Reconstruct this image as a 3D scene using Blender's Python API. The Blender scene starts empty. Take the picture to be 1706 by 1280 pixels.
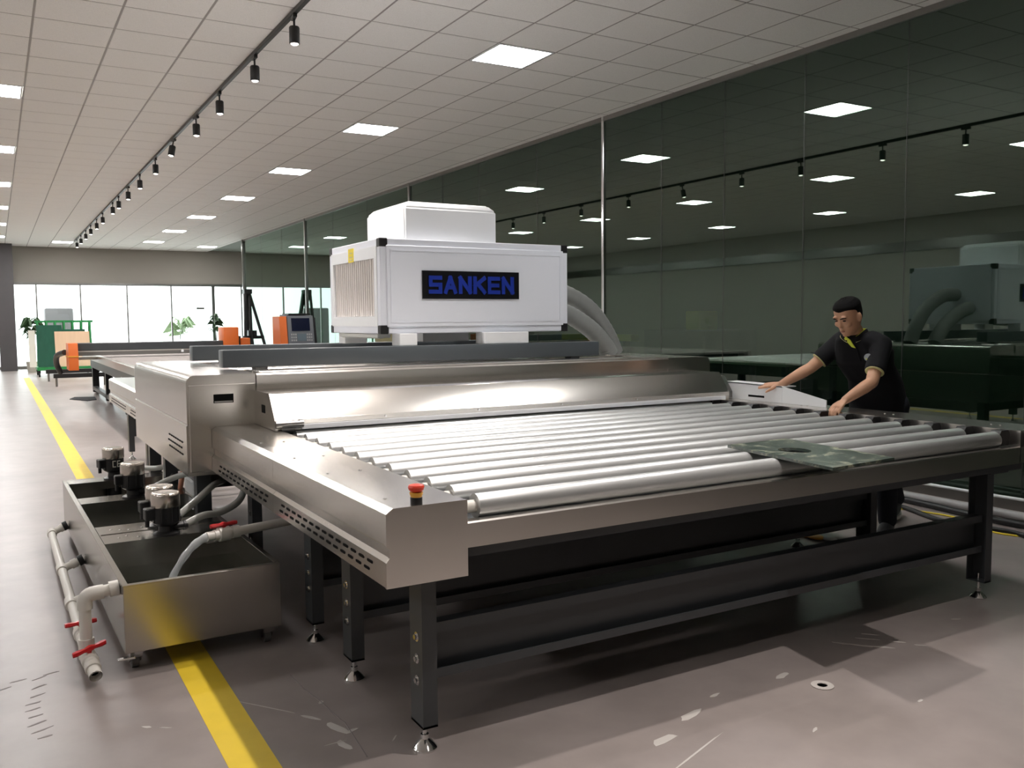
import bpy, bmesh, math, random
from mathutils import Vector, Matrix, Euler
random.seed(7)
SC = bpy.context.scene
COL = SC.collection

# ------------------------------------------------------------------ camera
F_PX, YAW, PITCH, ROLL, CAM_H = 1477.803, 0.5262495, -0.0722948, -0.0085017, 1.46
def camera():
    f = Vector((math.sin(YAW)*math.cos(PITCH), math.cos(YAW)*math.cos(PITCH), math.sin(PITCH)))
    r = Vector((math.cos(YAW), -math.sin(YAW), 0)); u = r.cross(f)
    r2 = r*math.cos(ROLL)+u*math.sin(ROLL); u2 = -r*math.sin(ROLL)+u*math.cos(ROLL)
    cd = bpy.data.cameras.new('camera'); co = bpy.data.objects.new('camera', cd); COL.objects.link(co)
    cd.sensor_fit = 'HORIZONTAL'; cd.sensor_width = 36.0; cd.lens = F_PX/1706*36
    cd.clip_start = .05; cd.clip_end = 300
    m = Matrix(((r2.x, u2.x, -f.x, 0), (r2.y, u2.y, -f.y, 0), (r2.z, u2.z, -f.z, CAM_H), (0, 0, 0, 1)))
    co.matrix_world = m
    SC.camera = co
camera()
# ------------------------------------------------------------------ world and exposure
W = bpy.data.worlds.new('sky'); SC.world = W; W.use_nodes = True
bg = W.node_tree.nodes['Background']; bg.inputs[0].default_value = (.93, .97, 1, 1); bg.inputs[1].default_value = 4.2
SC.view_settings.view_transform = 'Standard'; SC.view_settings.look = 'None'
SC.view_settings.gamma = 1; SC.view_settings.use_curve_mapping = False
SC.view_settings.exposure = 0.24
LAMP = 48.0          # strength of the ceiling panels
SPOT_W = 165.0        # watts of one track spotlight

# ------------------------------------------------------------------ materials
MAT = {}
def nm(name):
    m = bpy.data.materials.new(name); m.use_nodes = True; MAT[name] = m
    return m, m.node_tree.nodes, m.node_tree.links, m.node_tree.nodes['Principled BSDF']
def plain(name, col, rough=.5, metal=0, spec=.5, noise=0, nscale=20, emit=0, stretch=None, bump=0, alpha=None, trans=0, rvar=0):
    m, n, l, b = nm(name)
    b.inputs['Base Color'].default_value = (*col, 1); b.inputs['Roughness'].default_value = rough
    b.inputs['Metallic'].default_value = metal; b.inputs['Specular IOR Level'].default_value = spec
    if trans: b.inputs['Transmission Weight'].default_value = trans
    if emit:
        b.inputs['Emission Color'].default_value = (*col, 1); b.inputs['Emission Strength'].default_value = emit
    if noise or bump or rvar:
        tc = n.new('ShaderNodeTexCoord'); mp = n.new('ShaderNodeMapping'); nz = n.new('ShaderNodeTexNoise')
        if stretch: mp.inputs['Scale'].default_value = stretch
        l.new(tc.outputs['Object'], mp.inputs[0]); l.new(mp.outputs[0], nz.inputs['Vector'])
        nz.inputs['Scale'].default_value = nscale; nz.inputs['Detail'].default_value = 4
        if noise:
            mx = n.new('ShaderNodeMix'); mx.data_type = 'RGBA'
            mx.inputs['A'].default_value = (*[c*(1-noise) for c in col], 1)
            mx.inputs['B'].default_value = (*[min(1, c*(1+noise)) for c in col], 1)
            l.new(nz.outputs['Fac'], mx.inputs['Factor']); l.new(mx.outputs['Result'], b.inputs['Base Color'])
        if rvar:
            mr = n.new('ShaderNodeMapRange'); mr.inputs['To Min'].default_value = max(.02, rough-rvar); mr.inputs['To Max'].default_value = rough+rvar
            l.new(nz.outputs['Fac'], mr.inputs['Value']); l.new(mr.outputs['Result'], b.inputs['Roughness'])
        if bump:
            bp = n.new('ShaderNodeBump'); bp.inputs['Strength'].default_value = bump; bp.inputs['Distance'].default_value = .002
            l.new(nz.outputs['Fac'], bp.inputs['Height']); l.new(bp.outputs[0], b.inputs['Normal'])
    return m
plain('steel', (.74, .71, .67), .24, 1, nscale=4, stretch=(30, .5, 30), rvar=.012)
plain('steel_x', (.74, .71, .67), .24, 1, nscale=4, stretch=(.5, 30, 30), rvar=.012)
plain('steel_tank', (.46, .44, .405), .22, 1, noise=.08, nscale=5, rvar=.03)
plain('steel_dark', (.30, .29, .28), .3, 1, noise=.1, nscale=5)
plain('chrome', (.8, .8, .8), .12, 1)
plain('cap_metal', (.74, .69, .63), .22, 1, noise=.04, nscale=40)
plain('roller', (.68, .69, .685), .35, .68, noise=.025, nscale=6, stretch=(.4, 3, 3))
plain('black_rubber', (.012, .012, .013), .45)
plain('hole_shade', (.006, .006, .006), .9, spec=.1)  # near-black painted in for the shade inside slots, grips and bores
plain('frame_grey', (.048, .053, .058), .38, spec=.5, noise=.12, nscale=8)
plain('beam_grey', (.085, .098, .108), .35, noise=.06, nscale=6)
plain('white_panel', (.80, .83, .90), .35, noise=.015, nscale=3)
plain('white_enamel', (.84, .86, .88), .4)
plain('alu', (.72, .72, .74), .35, .8)
plain('filter', (.80, .75, .72), .7)
plain('pleat_shade', (.30, .26, .24), .8)  # darker tone standing for the shade between the pleats
plain('black_plastic', (.015, .015, .016), .35)
plain('sign_black', (.006, .006, .008), .3)
plain('sign_blue', (.012, .035, .32), .35)
plain('yellow_label', (.85, .68, .03), .5, noise=.1, nscale=60)
plain('yellow_paint', (.78, .56, .035), .45, noise=.10, nscale=9, bump=.1)
plain('scuff', (.55, .52, .49), .6)
plain('stop_red', (.75, .05, .02), .35)
plain('stop_orange', (.85, .42, .05), .4)
plain('valve_red', (.55, .012, .015), .3)
plain('pvc', (.80, .77, .71), .38, noise=.03, nscale=14)
plain('hose_clear', (.52, .53, .50), .25, spec=.6)
plain('duct_grey', (.27, .28, .27), .5, noise=.1, nscale=20)
plain('orange', (.78, .17, .03), .42, noise=.06, nscale=6)
plain('green_paint', (.02, .26, .07), .45, noise=.1, nscale=6)
plain('green_glass', (.02, .10, .065), .15, noise=.25, nscale=2, stretch=(6, 6, .3))
plain('board_pale', (.72, .72, .64), .6)
plain('plywood', (.70, .50, .33), .6, noise=.08, nscale=3, stretch=(6, 1, .6))
plain('leaf', (.03, .075, .025), .5)
plain('leaf_pale', (.22, .30, .16), .6)
plain('pot', (.5, .48, .42), .6)
plain('skin', (.56, .31, .19), .5, noise=.06, nscale=30)
plain('lip', (.36, .15, .11), .5)
plain('hair', (.006, .0055, .0055), .85, spec=.12, noise=.3, nscale=90, bump=.6)
plain('eye', (.02, .015, .012), .2)
plain('shirt', (.006, .006, .0075), .85, spec=.25, noise=.2, nscale=40, bump=.3)
plain('lime', (.66, .74, .05), .6)
plain('trim_pale', (.62, .60, .28), .6)
plain('tyre_black', (.21, .185, .18), .7)
plain('wheel_grey', (.12, .12, .12), .5)
plain('badge', (.35, .38, .40), .6)
plain('trousers', (.020, .022, .028), .85, spec=.2)
plain('shoe', (.02, .02, .022), .5)
plain('sole', (.62, .61, .58), .6)
plain('wall_paint', (.55, .53, .49), .75, noise=.03, nscale=3)
plain('wall_far', (.30, .275, .245), .75, noise=.03, nscale=2)
plain('wall_dark', (.22, .25, .22), .8)
plain('joint', (.03, .035, .032), .4)
plain('column_paint', (.085, .078, .082), .6, noise=.1, nscale=4)
plain('grid_bar', (.33, .30, .28), .5)
plain('track_black', (.014, .014, .014), .4)
plain('screen', (.008, .011, .03), .15)
plain('console_grey', (.17, .18, .20), .45)
plain('console_blue', (.12, .16, .19), .4)
plain('copper', (.6, .25, .15), .4)
plain('patch_black', (.012, .013, .018), .8)
plain('cable_grey', (.40, .40, .40), .5)
plain('concrete', (.55, .54, .52), .8)
plain('ground', (.62, .62, .60), .9)
plain('outbox', (.22, .21, .22), .7)
plain('blue_machine', (.05, .09, .12), .5)
plain('felt', (.25, .23, .22), .9)
plain('rail_alu', (.62, .60, .56), .3, .9)

def emit(name, col, s):
    m, n, l, b = nm(name); n.remove(b); e = n.new('ShaderNodeEmission')
    e.inputs[0].default_value = (*col, 1); e.inputs[1].default_value = s
    l.new(e.outputs[0], n['Material Output'].inputs[0])
emit('lamp', (1, .985, .975), LAMP)
emit('spot_lens', (1, .93, .85), 9)

def glass(name, tint, f0=.045, refl=(1, 1, 1), rough=0.0):
    """thin sheet: straight tinted transmission plus a mirror reflection that grows towards grazing (Schlick)"""
    m, n, l, b = nm(name); n.remove(b)
    ge = n.new('ShaderNodeNewGeometry'); dt = n.new('ShaderNodeVectorMath'); dt.operation = 'DOT_PRODUCT'
    l.new(ge.outputs['Normal'], dt.inputs[0]); l.new(ge.outputs['Incoming'], dt.inputs[1])
    def mt(op, a, v=None):
        q = n.new('ShaderNodeMath'); q.operation = op; l.new(a, q.inputs[0])
        if v is not None: q.inputs[1].default_value = v
        return q.outputs[0]
    ab = mt('ABSOLUTE', dt.outputs['Value']); q = n.new('ShaderNodeMath'); q.operation = 'SUBTRACT'; q.inputs[0].default_value = 1; l.new(ab, q.inputs[1])
    fac = mt('ADD', mt('MULTIPLY', mt('POWER', q.outputs[0], 5), 1-f0), f0)
    tr = n.new('ShaderNodeBsdfTransparent'); tr.inputs[0].default_value = (*tint, 1)
    gl = n.new('ShaderNodeBsdfGlossy'); gl.inputs[0].default_value = (*refl, 1); gl.inputs['Roughness'].default_value = rough
    mx = n.new('ShaderNodeMixShader'); l.new(fac, mx.inputs[0]); l.new(tr.outputs[0], mx.inputs[1]); l.new(gl.outputs[0], mx.inputs[2])
    l.new(mx.outputs[0], n['Material Output'].inputs[0])
glass('glass_dark', (.40, .49, .43), .115, (.84, 1.0, .91))
glass('glass_clear', (.93, .96, .94), .03)
glass('water', (.72, .76, .74), .03)
def jet():
    m, n, l, b = nm('water_jet'); b.inputs['Base Color'].default_value = (.86, .89, .90, 1); b.inputs['Roughness'].default_value = .08
    tr = n.new('ShaderNodeBsdfTransparent'); mx = n.new('ShaderNodeMixShader'); mx.inputs[0].default_value = .62
    l.new(tr.outputs[0], mx.inputs[1]); l.new(b.outputs[0], mx.inputs[2]); l.new(mx.outputs[0], n['Material Output'].inputs[0])
jet()

def floor_mat():
    m, n, l, b = nm('floor_epoxy')
    tc = n.new('ShaderNodeTexCoord')
    n1 = n.new('ShaderNodeTexNoise'); n1.inputs['Scale'].default_value = .9; n1.inputs['Detail'].default_value = 3
    n2 = n.new('ShaderNodeTexNoise'); n2.inputs['Scale'].default_value = 5; n2.inputs['Detail'].default_value = 3; n2.inputs['Roughness'].default_value = .6
    for x in (n1, n2): l.new(tc.outputs['Object'], x.inputs['Vector'])
    r1 = n.new('ShaderNodeValToRGB'); r1.color_ramp.elements[0].position = .3; r1.color_ramp.elements[1].position = .72
    r1.color_ramp.elements[0].color = (.285, .247, .234, 1); r1.color_ramp.elements[1].color = (.365, .32, .302, 1)
    l.new(n1.outputs['Fac'], r1.inputs[0])
    r2 = n.new('ShaderNodeValToRGB'); r2.color_ramp.elements[0].position = .3; r2.color_ramp.elements[1].position = .7
    r2.color_ramp.elements[0].color = (.86, .86, .86, 1); r2.color_ramp.elements[1].color = (1, 1, 1, 1)
    l.new(n2.outputs['Fac'], r2.inputs[0])
    mx = n.new('ShaderNodeMix'); mx.data_type = 'RGBA'; mx.blend_type = 'MULTIPLY'; mx.inputs['Factor'].default_value = 1
    l.new(r1.outputs[0], mx.inputs['A']); l.new(r2.outputs[0], mx.inputs['B']); l.new(mx.outputs['Result'], b.inputs['Base Color'])
    b.inputs['Roughness'].default_value = .33; b.inputs['Specular IOR Level'].default_value = .4
floor_mat()
def tile_mat():
    m, n, l, b = nm('ceiling_tile')
    tc = n.new('ShaderNodeTexCoord'); n1 = n.new('ShaderNodeTexNoise'); n1.inputs['Scale'].default_value = 160; n1.inputs['Detail'].default_value = 3
    l.new(tc.outputs['Object'], n1.inputs['Vector'])
    r1 = n.new('ShaderNodeValToRGB'); r1.color_ramp.elements[0].position = .3; r1.color_ramp.elements[1].position = .55
    r1.color_ramp.elements[0].color = (.78, .76, .73, 1); r1.color_ramp.elements[1].color = (.88, .86, .83, 1)
    l.new(n1.outputs['Fac'], r1.inputs[0]); l.new(r1.outputs[0], b.inputs['Base Color']); b.inputs['Roughness'].default_value = .6
tile_mat()
def stone_mat():
    m, n, l, b = nm('green_stone_glass')
    tc = n.new('ShaderNodeTexCoord'); n1 = n.new('ShaderNodeTexNoise'); n1.inputs['Scale'].default_value = 9; n1.inputs['Detail'].default_value = 9; n1.inputs['Roughness'].default_value = .75; n1.inputs['Distortion'].default_value = 1.2
    l.new(tc.outputs['Object'], n1.inputs['Vector'])
    r1 = n.new('ShaderNodeValToRGB'); e = r1.color_ramp.elements
    e[0].position = .40; e[0].color = (.02, .034, .028, 1); e[1].position = .64; e[1].color = (.33, .34, .25, 1)
    k = e.new(.52); k.color = (.042, .058, .048, 1)
    l.new(n1.outputs['Fac'], r1.inputs[0]); l.new(r1.outputs[0], b.inputs['Base Color']); b.inputs['Roughness'].default_value = .34
stone_mat()

# ------------------------------------------------------------------ mesh helpers
def box(bm, x0, x1, y0, y1, z0, z1, bev=0, seg=1):
    r = bmesh.ops.create_cube(bm, size=1)
    vs = r['verts']
    for v in vs:
        v.co = Vector(((x0+x1)/2+v.co.x*(x1-x0), (y0+y1)/2+v.co.y*(y1-y0), (z0+z1)/2+v.co.z*(z1-z0)))
    if bev:
        es = list({e for v in vs for e in v.link_edges})
        bmesh.ops.bevel(bm, geom=es, offset=bev, segments=seg, affect='EDGES', profile=.5)
def cyl(bm, p0, p1, r0, r1=None, n=16, caps=True):
    p0, p1 = Vector(p0), Vector(p1); r1 = r0 if r1 is None else r1
    d = p1-p0; q = d.to_track_quat('Z', 'Y')
    a = [bm.verts.new(p0+q@Vector((r0*math.cos(t), r0*math.sin(t), 0))) for t in [2*math.pi*i/n for i in range(n)]]
    b = [bm.verts.new(p1+q@Vector((r1*math.cos(t), r1*math.sin(t), 0))) for t in [2*math.pi*i/n for i in range(n)]]
    for i in range(n):
        j = (i+1) % n; bm.faces.new((a[i], a[j], b[j], b[i]))
    if caps: bm.faces.new(a[::-1]); bm.faces.new(b)
def tube(bm, pts, r, n=12, caps=True):
    pts = [Vector(p) for p in pts]; rings = []
    prev = None
    for i, p in enumerate(pts):
        t = (pts[min(i+1, len(pts)-1)]-pts[max(i-1, 0)]).normalized()
        if prev is None:
            up = Vector((0, 0, 1)) if abs(t.z) < .95 else Vector((0, 1, 0)); a = t.cross(up).normalized()
        else:
            a = (prev-t*prev.dot(t)).normalized()
        prev = a; b = t.cross(a); rr = r[i] if isinstance(r, (list, tuple)) else r
        rings.append([bm.verts.new(p+a*rr*math.cos(2*math.pi*k/n)+b*rr*math.sin(2*math.pi*k/n)) for k in range(n)])
    for A, B in zip(rings, rings[1:]):
        for k in range(n):
            j = (k+1) % n; bm.faces.new((A[k], A[j], B[j], B[k]))
    if caps: bm.faces.new(rings[0][::-1]); bm.faces.new(rings[-1])
def spline(pts, m=8):
    P = [Vector(p) for p in pts]; P = [P[0]*2-P[1]]+P+[P[-1]*2-P[-2]]; o = []
    for i in range(1, len(P)-2):
        for k in range(m):
            t = k/m; a, b, c, d = P[i-1:i+3]
            o.append(.5*((2*b)+(c-a)*t+(2*a-5*b+4*c-d)*t*t+(3*b-a-3*c+d)*t**3))
    o.append(P[-2]); return o
def lathe(bm, prof, c=(0, 0, 0), n=24):
    c = Vector(c); rings = []
    for r, z in prof:
        if r < 1e-6: rings.append([bm.verts.new(c+Vector((0, 0, z)))])
        else: rings.append([bm.verts.new(c+Vector((r*math.cos(2*math.pi*k/n), r*math.sin(2*math.pi*k/n), z))) for k in range(n)])
    for A, B in zip(rings, rings[1:]):
        for k in range(n):
            j = (k+1) % n
            if len(A) == 1 and len(B) == 1: continue
            if len(A) == 1: bm.faces.new((A[0], B[j], B[k]))
            elif len(B) == 1: bm.faces.new((A[k], A[j], B[0]))
            else: bm.faces.new((A[k], A[j], B[j], B[k]))
    if len(rings[0]) > 1: bm.faces.new(rings[0][::-1])
    if len(rings[-1]) > 1: bm.faces.new(rings[-1])
def prism(bm, prof, axis, a0, a1):
    """closed 2-D outline extruded along an axis; outline is (y,z) for X, (x,z) for Y, (x,y) for Z"""
    mk = {'X': lambda p, a: (a, p[0], p[1]), 'Y': lambda p, a: (p[0], a, p[1]), 'Z': lambda p, a: (p[0], p[1], a)}[axis]
    A = [bm.verts.new(mk(p, a0)) for p in prof]; B = [bm.verts.new(mk(p, a1)) for p in prof]
    n = len(prof)
    for i in range(n):
        j = (i+1) % n; bm.faces.new((A[i], A[j], B[j], B[i]))
    bm.faces.new(A[::-1]); bm.faces.new(B)
def loft(bm, rings, caps=True):
    R = [[bm.verts.new(p) for p in r] for r in rings]; n = len(R[0])
    for A, B in zip(R, R[1:]):
        for k in range(n):
            j = (k+1) % n; bm.faces.new((A[k], A[j], B[j], B[k]))
    if caps: bm.faces.new(R[0][::-1]); bm.faces.new(R[-1])
def ball(bm, c, r, q=None, u=16, v=10):
    res = bmesh.ops.create_uvsphere(bm, u_segments=u, v_segments=v, radius=1)
    rr = Vector(r) if isinstance(r, (tuple, list, Vector)) else Vector((r, r, r))
    for w in res['verts']:
        p = Vector((w.co.x*rr.x, w.co.y*rr.y, w.co.z*rr.z)); w.co = Vector(c)+((q@p) if q else p)
def BM(fn=None, *a, **k):
    bm = bmesh.new()
    if fn: fn(bm, *a, **k)
    return bm
def obox(*a, **k): return BM(box, *a, **k)
def ocyl(*a, **k): return BM(cyl, *a, **k)
def wpos(o):
    p = Vector((0, 0, 0))
    while o is not None: p = p+o.location; o = o.parent
    return p
def obj(name, bm, mat, parent=None, smooth=True, **props):
    """one mesh object, origin at the middle of its bounds; coordinates of bm are those of the world,
    or of the thing's own frame when its Empty was made with local=True"""
    bmesh.ops.recalc_face_normals(bm, faces=bm.faces[:])
    cs = [v.co for v in bm.verts]
    lo = Vector([min(c[i] for c in cs) for i in range(3)]); hi = Vector([max(c[i] for c in cs) for i in range(3)])
    c = (lo+hi)/2
    for v in bm.verts: v.co -= c
    me = bpy.data.meshes.new(name); bm.to_mesh(me); bm.free()
    if smooth:
        for p in me.polygons: p.use_smooth = True
        me.set_sharp_from_angle(angle=math.radians(35))
    me.materials.append(MAT[mat])
    o = bpy.data.objects.new(name, me); COL.objects.link(o)
    o.location = c
    if parent is not None:
        o.parent = parent
        o.location = c-base(parent)
    for k, v in props.items(): o[k] = v
    return o
LOCAL = set()
def base(p):
    """offset of a parent's frame inside the frame its bm coordinates are given in"""
    if p.name in LOCAL: return Vector((0, 0, 0))
    if p.parent is not None: return p.location+base(p.parent)
    return p.location.copy()
def thing(name, label, cat, loc=(0, 0, 0), rotz=0, group=None, local=False):
    o = bpy.data.objects.new(name, None); COL.objects.link(o); o.location = loc; o.rotation_euler = (0, 0, rotz)
    o.empty_display_size = .1
    o['label'] = label; o['category'] = cat
    if group: o['group'] = group
    if local: LOCAL.add(o.name)
    return o
def tag(o, label, cat, group=None):
    o['label'] = label; o['category'] = cat
    if group: o['group'] = group
    return o
def struct(name, bm, mat, **k):
    o = obj(name, bm, mat, **k); o['kind'] = 'structure'; return o
def sempty(name, loc=(0, 0, 0)):
    o = bpy.data.objects.new(name, None); COL.objects.link(o); o.location = loc; o['kind'] = 'structure'; o.empty_display_size = .1; return o
def inst(src, parent, loc, rot=None, name=None):
    """another object with the same mesh; loc in the frame of the parent's bm coordinates"""
    o = bpy.data.objects.new(name or src.name.split('.')[0], src.data); COL.objects.link(o)
    o.parent = parent; o.location = Vector(loc)-(base(parent) if parent else Vector((0, 0, 0)))
    if rot: o.rotation_euler = rot
    return o
def copy_tree(o, parent=None):
    c = o.copy(); COL.objects.link(c); c.parent = parent
    for ch in list(o.children): copy_tree(ch, c)
    return c
# block lettering made of straight strokes
GLYPH = {
 'S': [((1, 1), (0, 1)), ((0, 1), (0, .5)), ((0, .5), (1, .5)), ((1, .5), (1, 0)), ((1, 0), (0, 0))],
 'A': [((0, 0), (.5, 1)), ((.5, 1), (1, 0)), ((.22, .32), (.78, .32))],
 'N': [((0, 0), (0, 1)), ((0, 1), (1, 0)), ((1, 0), (1, 1))],
 'K': [((0, 0), (0, 1)), ((1, 1), (0, .45)), ((.3, .6), (1, 0))],
 'E': [((1, 1), (0, 1)), ((0, 1), (0, 0)), ((0, 0), (1, 0)), ((0, .5), (.9, .5))],
 'C': [((1, 1), (0, 1)), ((0, 1), (0, 0)), ((0, 0), (1, 0))]}
def letter(ch, o, ux, uz, w, h, t, d):
    """letter on a plane: o lower-left corner, ux / uz unit axes, stroke t, depth d along -(ux x uz) outward"""
    bm = bmesh.new(); ux, uz = Vector(ux), Vector(uz); nrm = ux.cross(uz); o = Vector(o)
    for si, (a, b) in enumerate(GLYPH[ch]):
        A = Vector((t/2+a[0]*(w-t), t/2+a[1]*(h-t))); B = Vector((t/2+b[0]*(w-t), t/2+b[1]*(h-t)))
        e = (B-A).normalized(); s = Vector((-e.y, e.x))*t/2; A = A-e*t/2; B = B+e*t/2
        q = [A+s, B+s, B-s, A-s]
        f = [bm.verts.new(o+ux*p.x+uz*p.y) for p in q]; g = [bm.verts.new(o+ux*p.x+uz*p.y+nrm*(d+si*.0006)) for p in q]
        bm.faces.new(f); bm.faces.new(g[::-1])
        for i in range(4): bm.faces.new((f[i], f[(i+1) % 4], g[(i+1) % 4], g[i]))
    return bm
# ================================================================== THE SETTING
CZ = 3.942
T = .6072                      # ceiling module
GX0, GY0 = .982, 7.0965        # one grid crossing
XL, XR, YB, YF = -6.9, 6.58, -5.0, 32.6
fl = struct('floor', obox(XL-.2, 12, YB-.2, YF, -.15, 0), 'floor_epoxy')
def strip():
    bm = bmesh.new(); box(bm, .60, .752, 1.0, 27.4, -.002, .0012); return bm
obj('painted_line', strip(), 'yellow_paint', fl, label='yellow painted safety line')
def chip(x, y, a, L, w):
    bm = bmesh.new(); n = 9; ps = []
    for i in range(n):
        t = 2*math.pi*i/n; k = random.uniform(.6, 1.15)
        u, v = L*.5*k*math.cos(t), w*.5*k*math.sin(t)
        ps.append((x+u*math.cos(a)-v*math.sin(a), y+u*math.sin(a)+v*math.cos(a)))
    prism(bm, ps, 'Z', -.001, .0008); return bm
for (x, y, a, L, w) in [(3.22, 2.62, -.9, .10, .018), (3.27, 2.56, -.9, .12, .016), (3.33, 2.5, -.8, .13, .02), (3.42, 2.63, -.8, .08, .012), (3.36, 2.6, -.8, .12, .008),
        (3.45, 2.5, -.8, .07, .012), (3.5, 2.42, -.8, .06, .01), (2.72, 2.5, .3, .09, .035), (2.45, 2.1, .4, .05, .015), (3.9, 2.12, 1.2, .30, .014), (2.98, 2.06, .2, .04, .012),
        (1.0, 3.0, 1.9, .16, .05), (.98, 2.86, 1.8, .10, .03), (1.04, 2.95, .2, .05, .02), (1.28, 2.86, .9, .07, .008), (.95, 3.12, 2.2, .10, .02), (.83, 3.3, 2.2, .35, .008), (2.15, 2.42, .25, .14, .04), (1.95, 2.32, .25, .13, .05),
        (2.35, 2.5, .2, .06, .02), (2.0, 2.2, .35, .40, .008), (3.95, 2.55, -.5, .06, .01), (4.45, 2.3, .3, .05, .015)]:
    obj('paint_scuff', chip(x, y, a, L, w), 'scuff', fl)

for (x, y) in ((.096, 4.07), (.088, 3.97), (.076, 3.877), (.067, 3.806), (.065, 3.745), (.065, 3.674), (.07, 3.602), (.083, 3.533), (.09, 3.469), (.018, 4.083), (.139, 4.103), (-.036, 4.02)):
    obj('tyre_mark', chip(x, y, .35+random.uniform(-.25, .25), random.uniform(.05, .08), .013), 'tyre_black', fl)
obj('floor_crack', BM(tube, [(.993, 3.56, 0), (1.0, 3.4, 0), (1.021, 3.24, 0), (1.03, 3.1, 0), (1.039, 3.02, 0), (1.03, 2.9, 0), (1.017, 2.74, 0)], .0022, 6), 'tyre_black', fl)
for (x, y, a, L, w) in ((.412, 3.36, -.6, .05, .018), (.47, 3.32, -.6, .06, .007), (.96, 2.89, .0, .10, .006), (1.15, 2.82, .9, .06, .008), (1.02, 3.24, 1.2, .04, .02)):
    obj('paint_scuff', chip(x, y, a, L, w), 'scuff', fl)

ceil = sempty('ceiling', (0, 0, CZ))
obj('ceiling_slab', obox(XL-.2, 12, YB-.2, YF+.2, CZ+.03, CZ+.15), 'wall_dark', ceil)
xs = [GX0+T*k for k in range(-13, 10)]           # grid lines across
ys = [GY0+T*k for k in range(-20, 43)]
light_cells = set()
LIGHTS = []
for ix in (5, -2, -9):                           # columns of lamps
    for k in range({5: -6, -2: 0, -9: -12}[ix], 37, 6): LIGHTS.append((ix, k))
LIGHTS += [(1, 38), (8, 38), (-6, 38)]
for c in LIGHTS: light_cells.add(c)
near, far = [], bmesh.new()
tile_src = None
cells = []
for i in range(-13, 10):
    for k in range(-20, 42):
        if (i, k) in light_cells: continue
        x0, y0 = GX0+T*i, GY0+T*k
        x1 = min(x0+T, XR); 
        if x1-x0 < .1: continue
        cells.append((i, k, x0, x1, y0))
def mk_tile(bm, x0, x1, y0, y1, g=.007):
    vs = []
    for (a, z) in ((g, CZ), (g+.004, CZ-.005)):
        vs.append([bm.verts.new((x, y, z)) for x, y in ((x0+a, y0+a), (x1-a, y0+a), (x1-a, y1-a), (x0+a, y1-a))])
    for j in range(4): bm.faces.new((vs[0][j], vs[0][(j+1) % 4], vs[1][(j+1) % 4], vs[1][j]))
    bm.faces.new(vs[1])
for (i, k, x0, x1, y0) in cells:
    full = x1-x0 > T-.01
    if full and -2 <= i <= 8 and -4 <= k <= 17:
        if tile_src is None:
            b = bmesh.new(); mk_tile(b, x0, x1, y0, y0+T); tile_src = obj('ceiling_tile', b, 'ceiling_tile', ceil)
            zoff = tile_src.location.z
        else:
            o = inst(tile_src, ceil, (x0+T/2, y0+T/2, 0), name='ceiling_tile'); o.location.z = zoff
    else:
        mk_tile(far, x0, x1, y0, y0+T)
obj('ceiling_tile_field', far, 'ceiling_tile', ceil, kind='stuff')
gb = bmesh.new()
for x in xs: box(gb, x-.008, x+.008, YB, YF, CZ-.0035, CZ+.02)
for y in ys: box(gb, XL, XR, y-.007, y+.007, CZ-.003, CZ+.019)
obj('ceiling_grid', gb, 'grid_bar', ceil, kind='stuff')

# walls out of the picture's field and behind the glass
struct('wall_left', obox(XL-.2, XL, YB, YF, 0, CZ+.1), 'wall_paint')
struct('wall_back', obox(XL, 12, YB-.2, YB, 0, CZ+.1), 'wall_paint')
struct('wall_outer', obox(10.4, 10.6, YB, YF, 0, CZ+.1), 'wall_dark')
wf = struct('wall_far', obox(XL, 10.4, YF, YF+.2, 2.77, CZ+.1), 'wall_far')
struct('wall_corner', obox(XL, -1.05, YF, YF+.2, 0, 2.77), 'wall_far')
obj('door_frame_head', obox(XL, 10.4, YF-.03, YF, 2.74, 2.80), 'steel_dark', wf)
# a darkened zone along the left: open bay framed by a bulkhead and pillars
bulk = struct('trim_1', obox(XL, XL+.06, YB, YF, 3.1, 3.35), 'steel_dark')

# far shop-front: panes between thin mullions, daylight behind
MX = [-1.05, .30, 1.20, 2.49, 3.915, 5.33, 6.74, 7.72, 9.0, 10.35]
n = 0
for a, b in zip(MX, MX[1:]):
    n += 1
    w = sempty(f'window_{n}', ((a+b)/2, YF+.08, 0))
    m = .05 if abs(b-6.74) < .01 else .022
    bm = bmesh.new(); box(bm, b-m, b+m, YF+.03, YF+.12, 0, 2.77); obj('mullion', bm, 'steel_dark', w)
    bm = bmesh.new(); box(bm, a+.02, b-.02, YF+.04, YF+.11, 0, .10); box(bm, a+.02, b-.02, YF+.04, YF+.11, 2.72, 2.77); obj('window_rail', bm, 'steel_dark', w)
    obj('window_pane', obox(a+.02, b-.02, YF+.07, YF+.08, .1, 2.72), 'glass_clear', w)
h = thing('door_handle', 'dark pull handle plate on the far glass shop-front', 'handle', (5.9, YF, 1.7))
bm = bmesh.new(); box(bm, 6.15, 6.42, YF+.02, YF+.07, 1.92, 1.99); box(bm, 6.2, 6.22, YF+.05, YF+.075, 1.9, 2.0); obj('handle_plate', bm, 'steel_dark', h)

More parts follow.
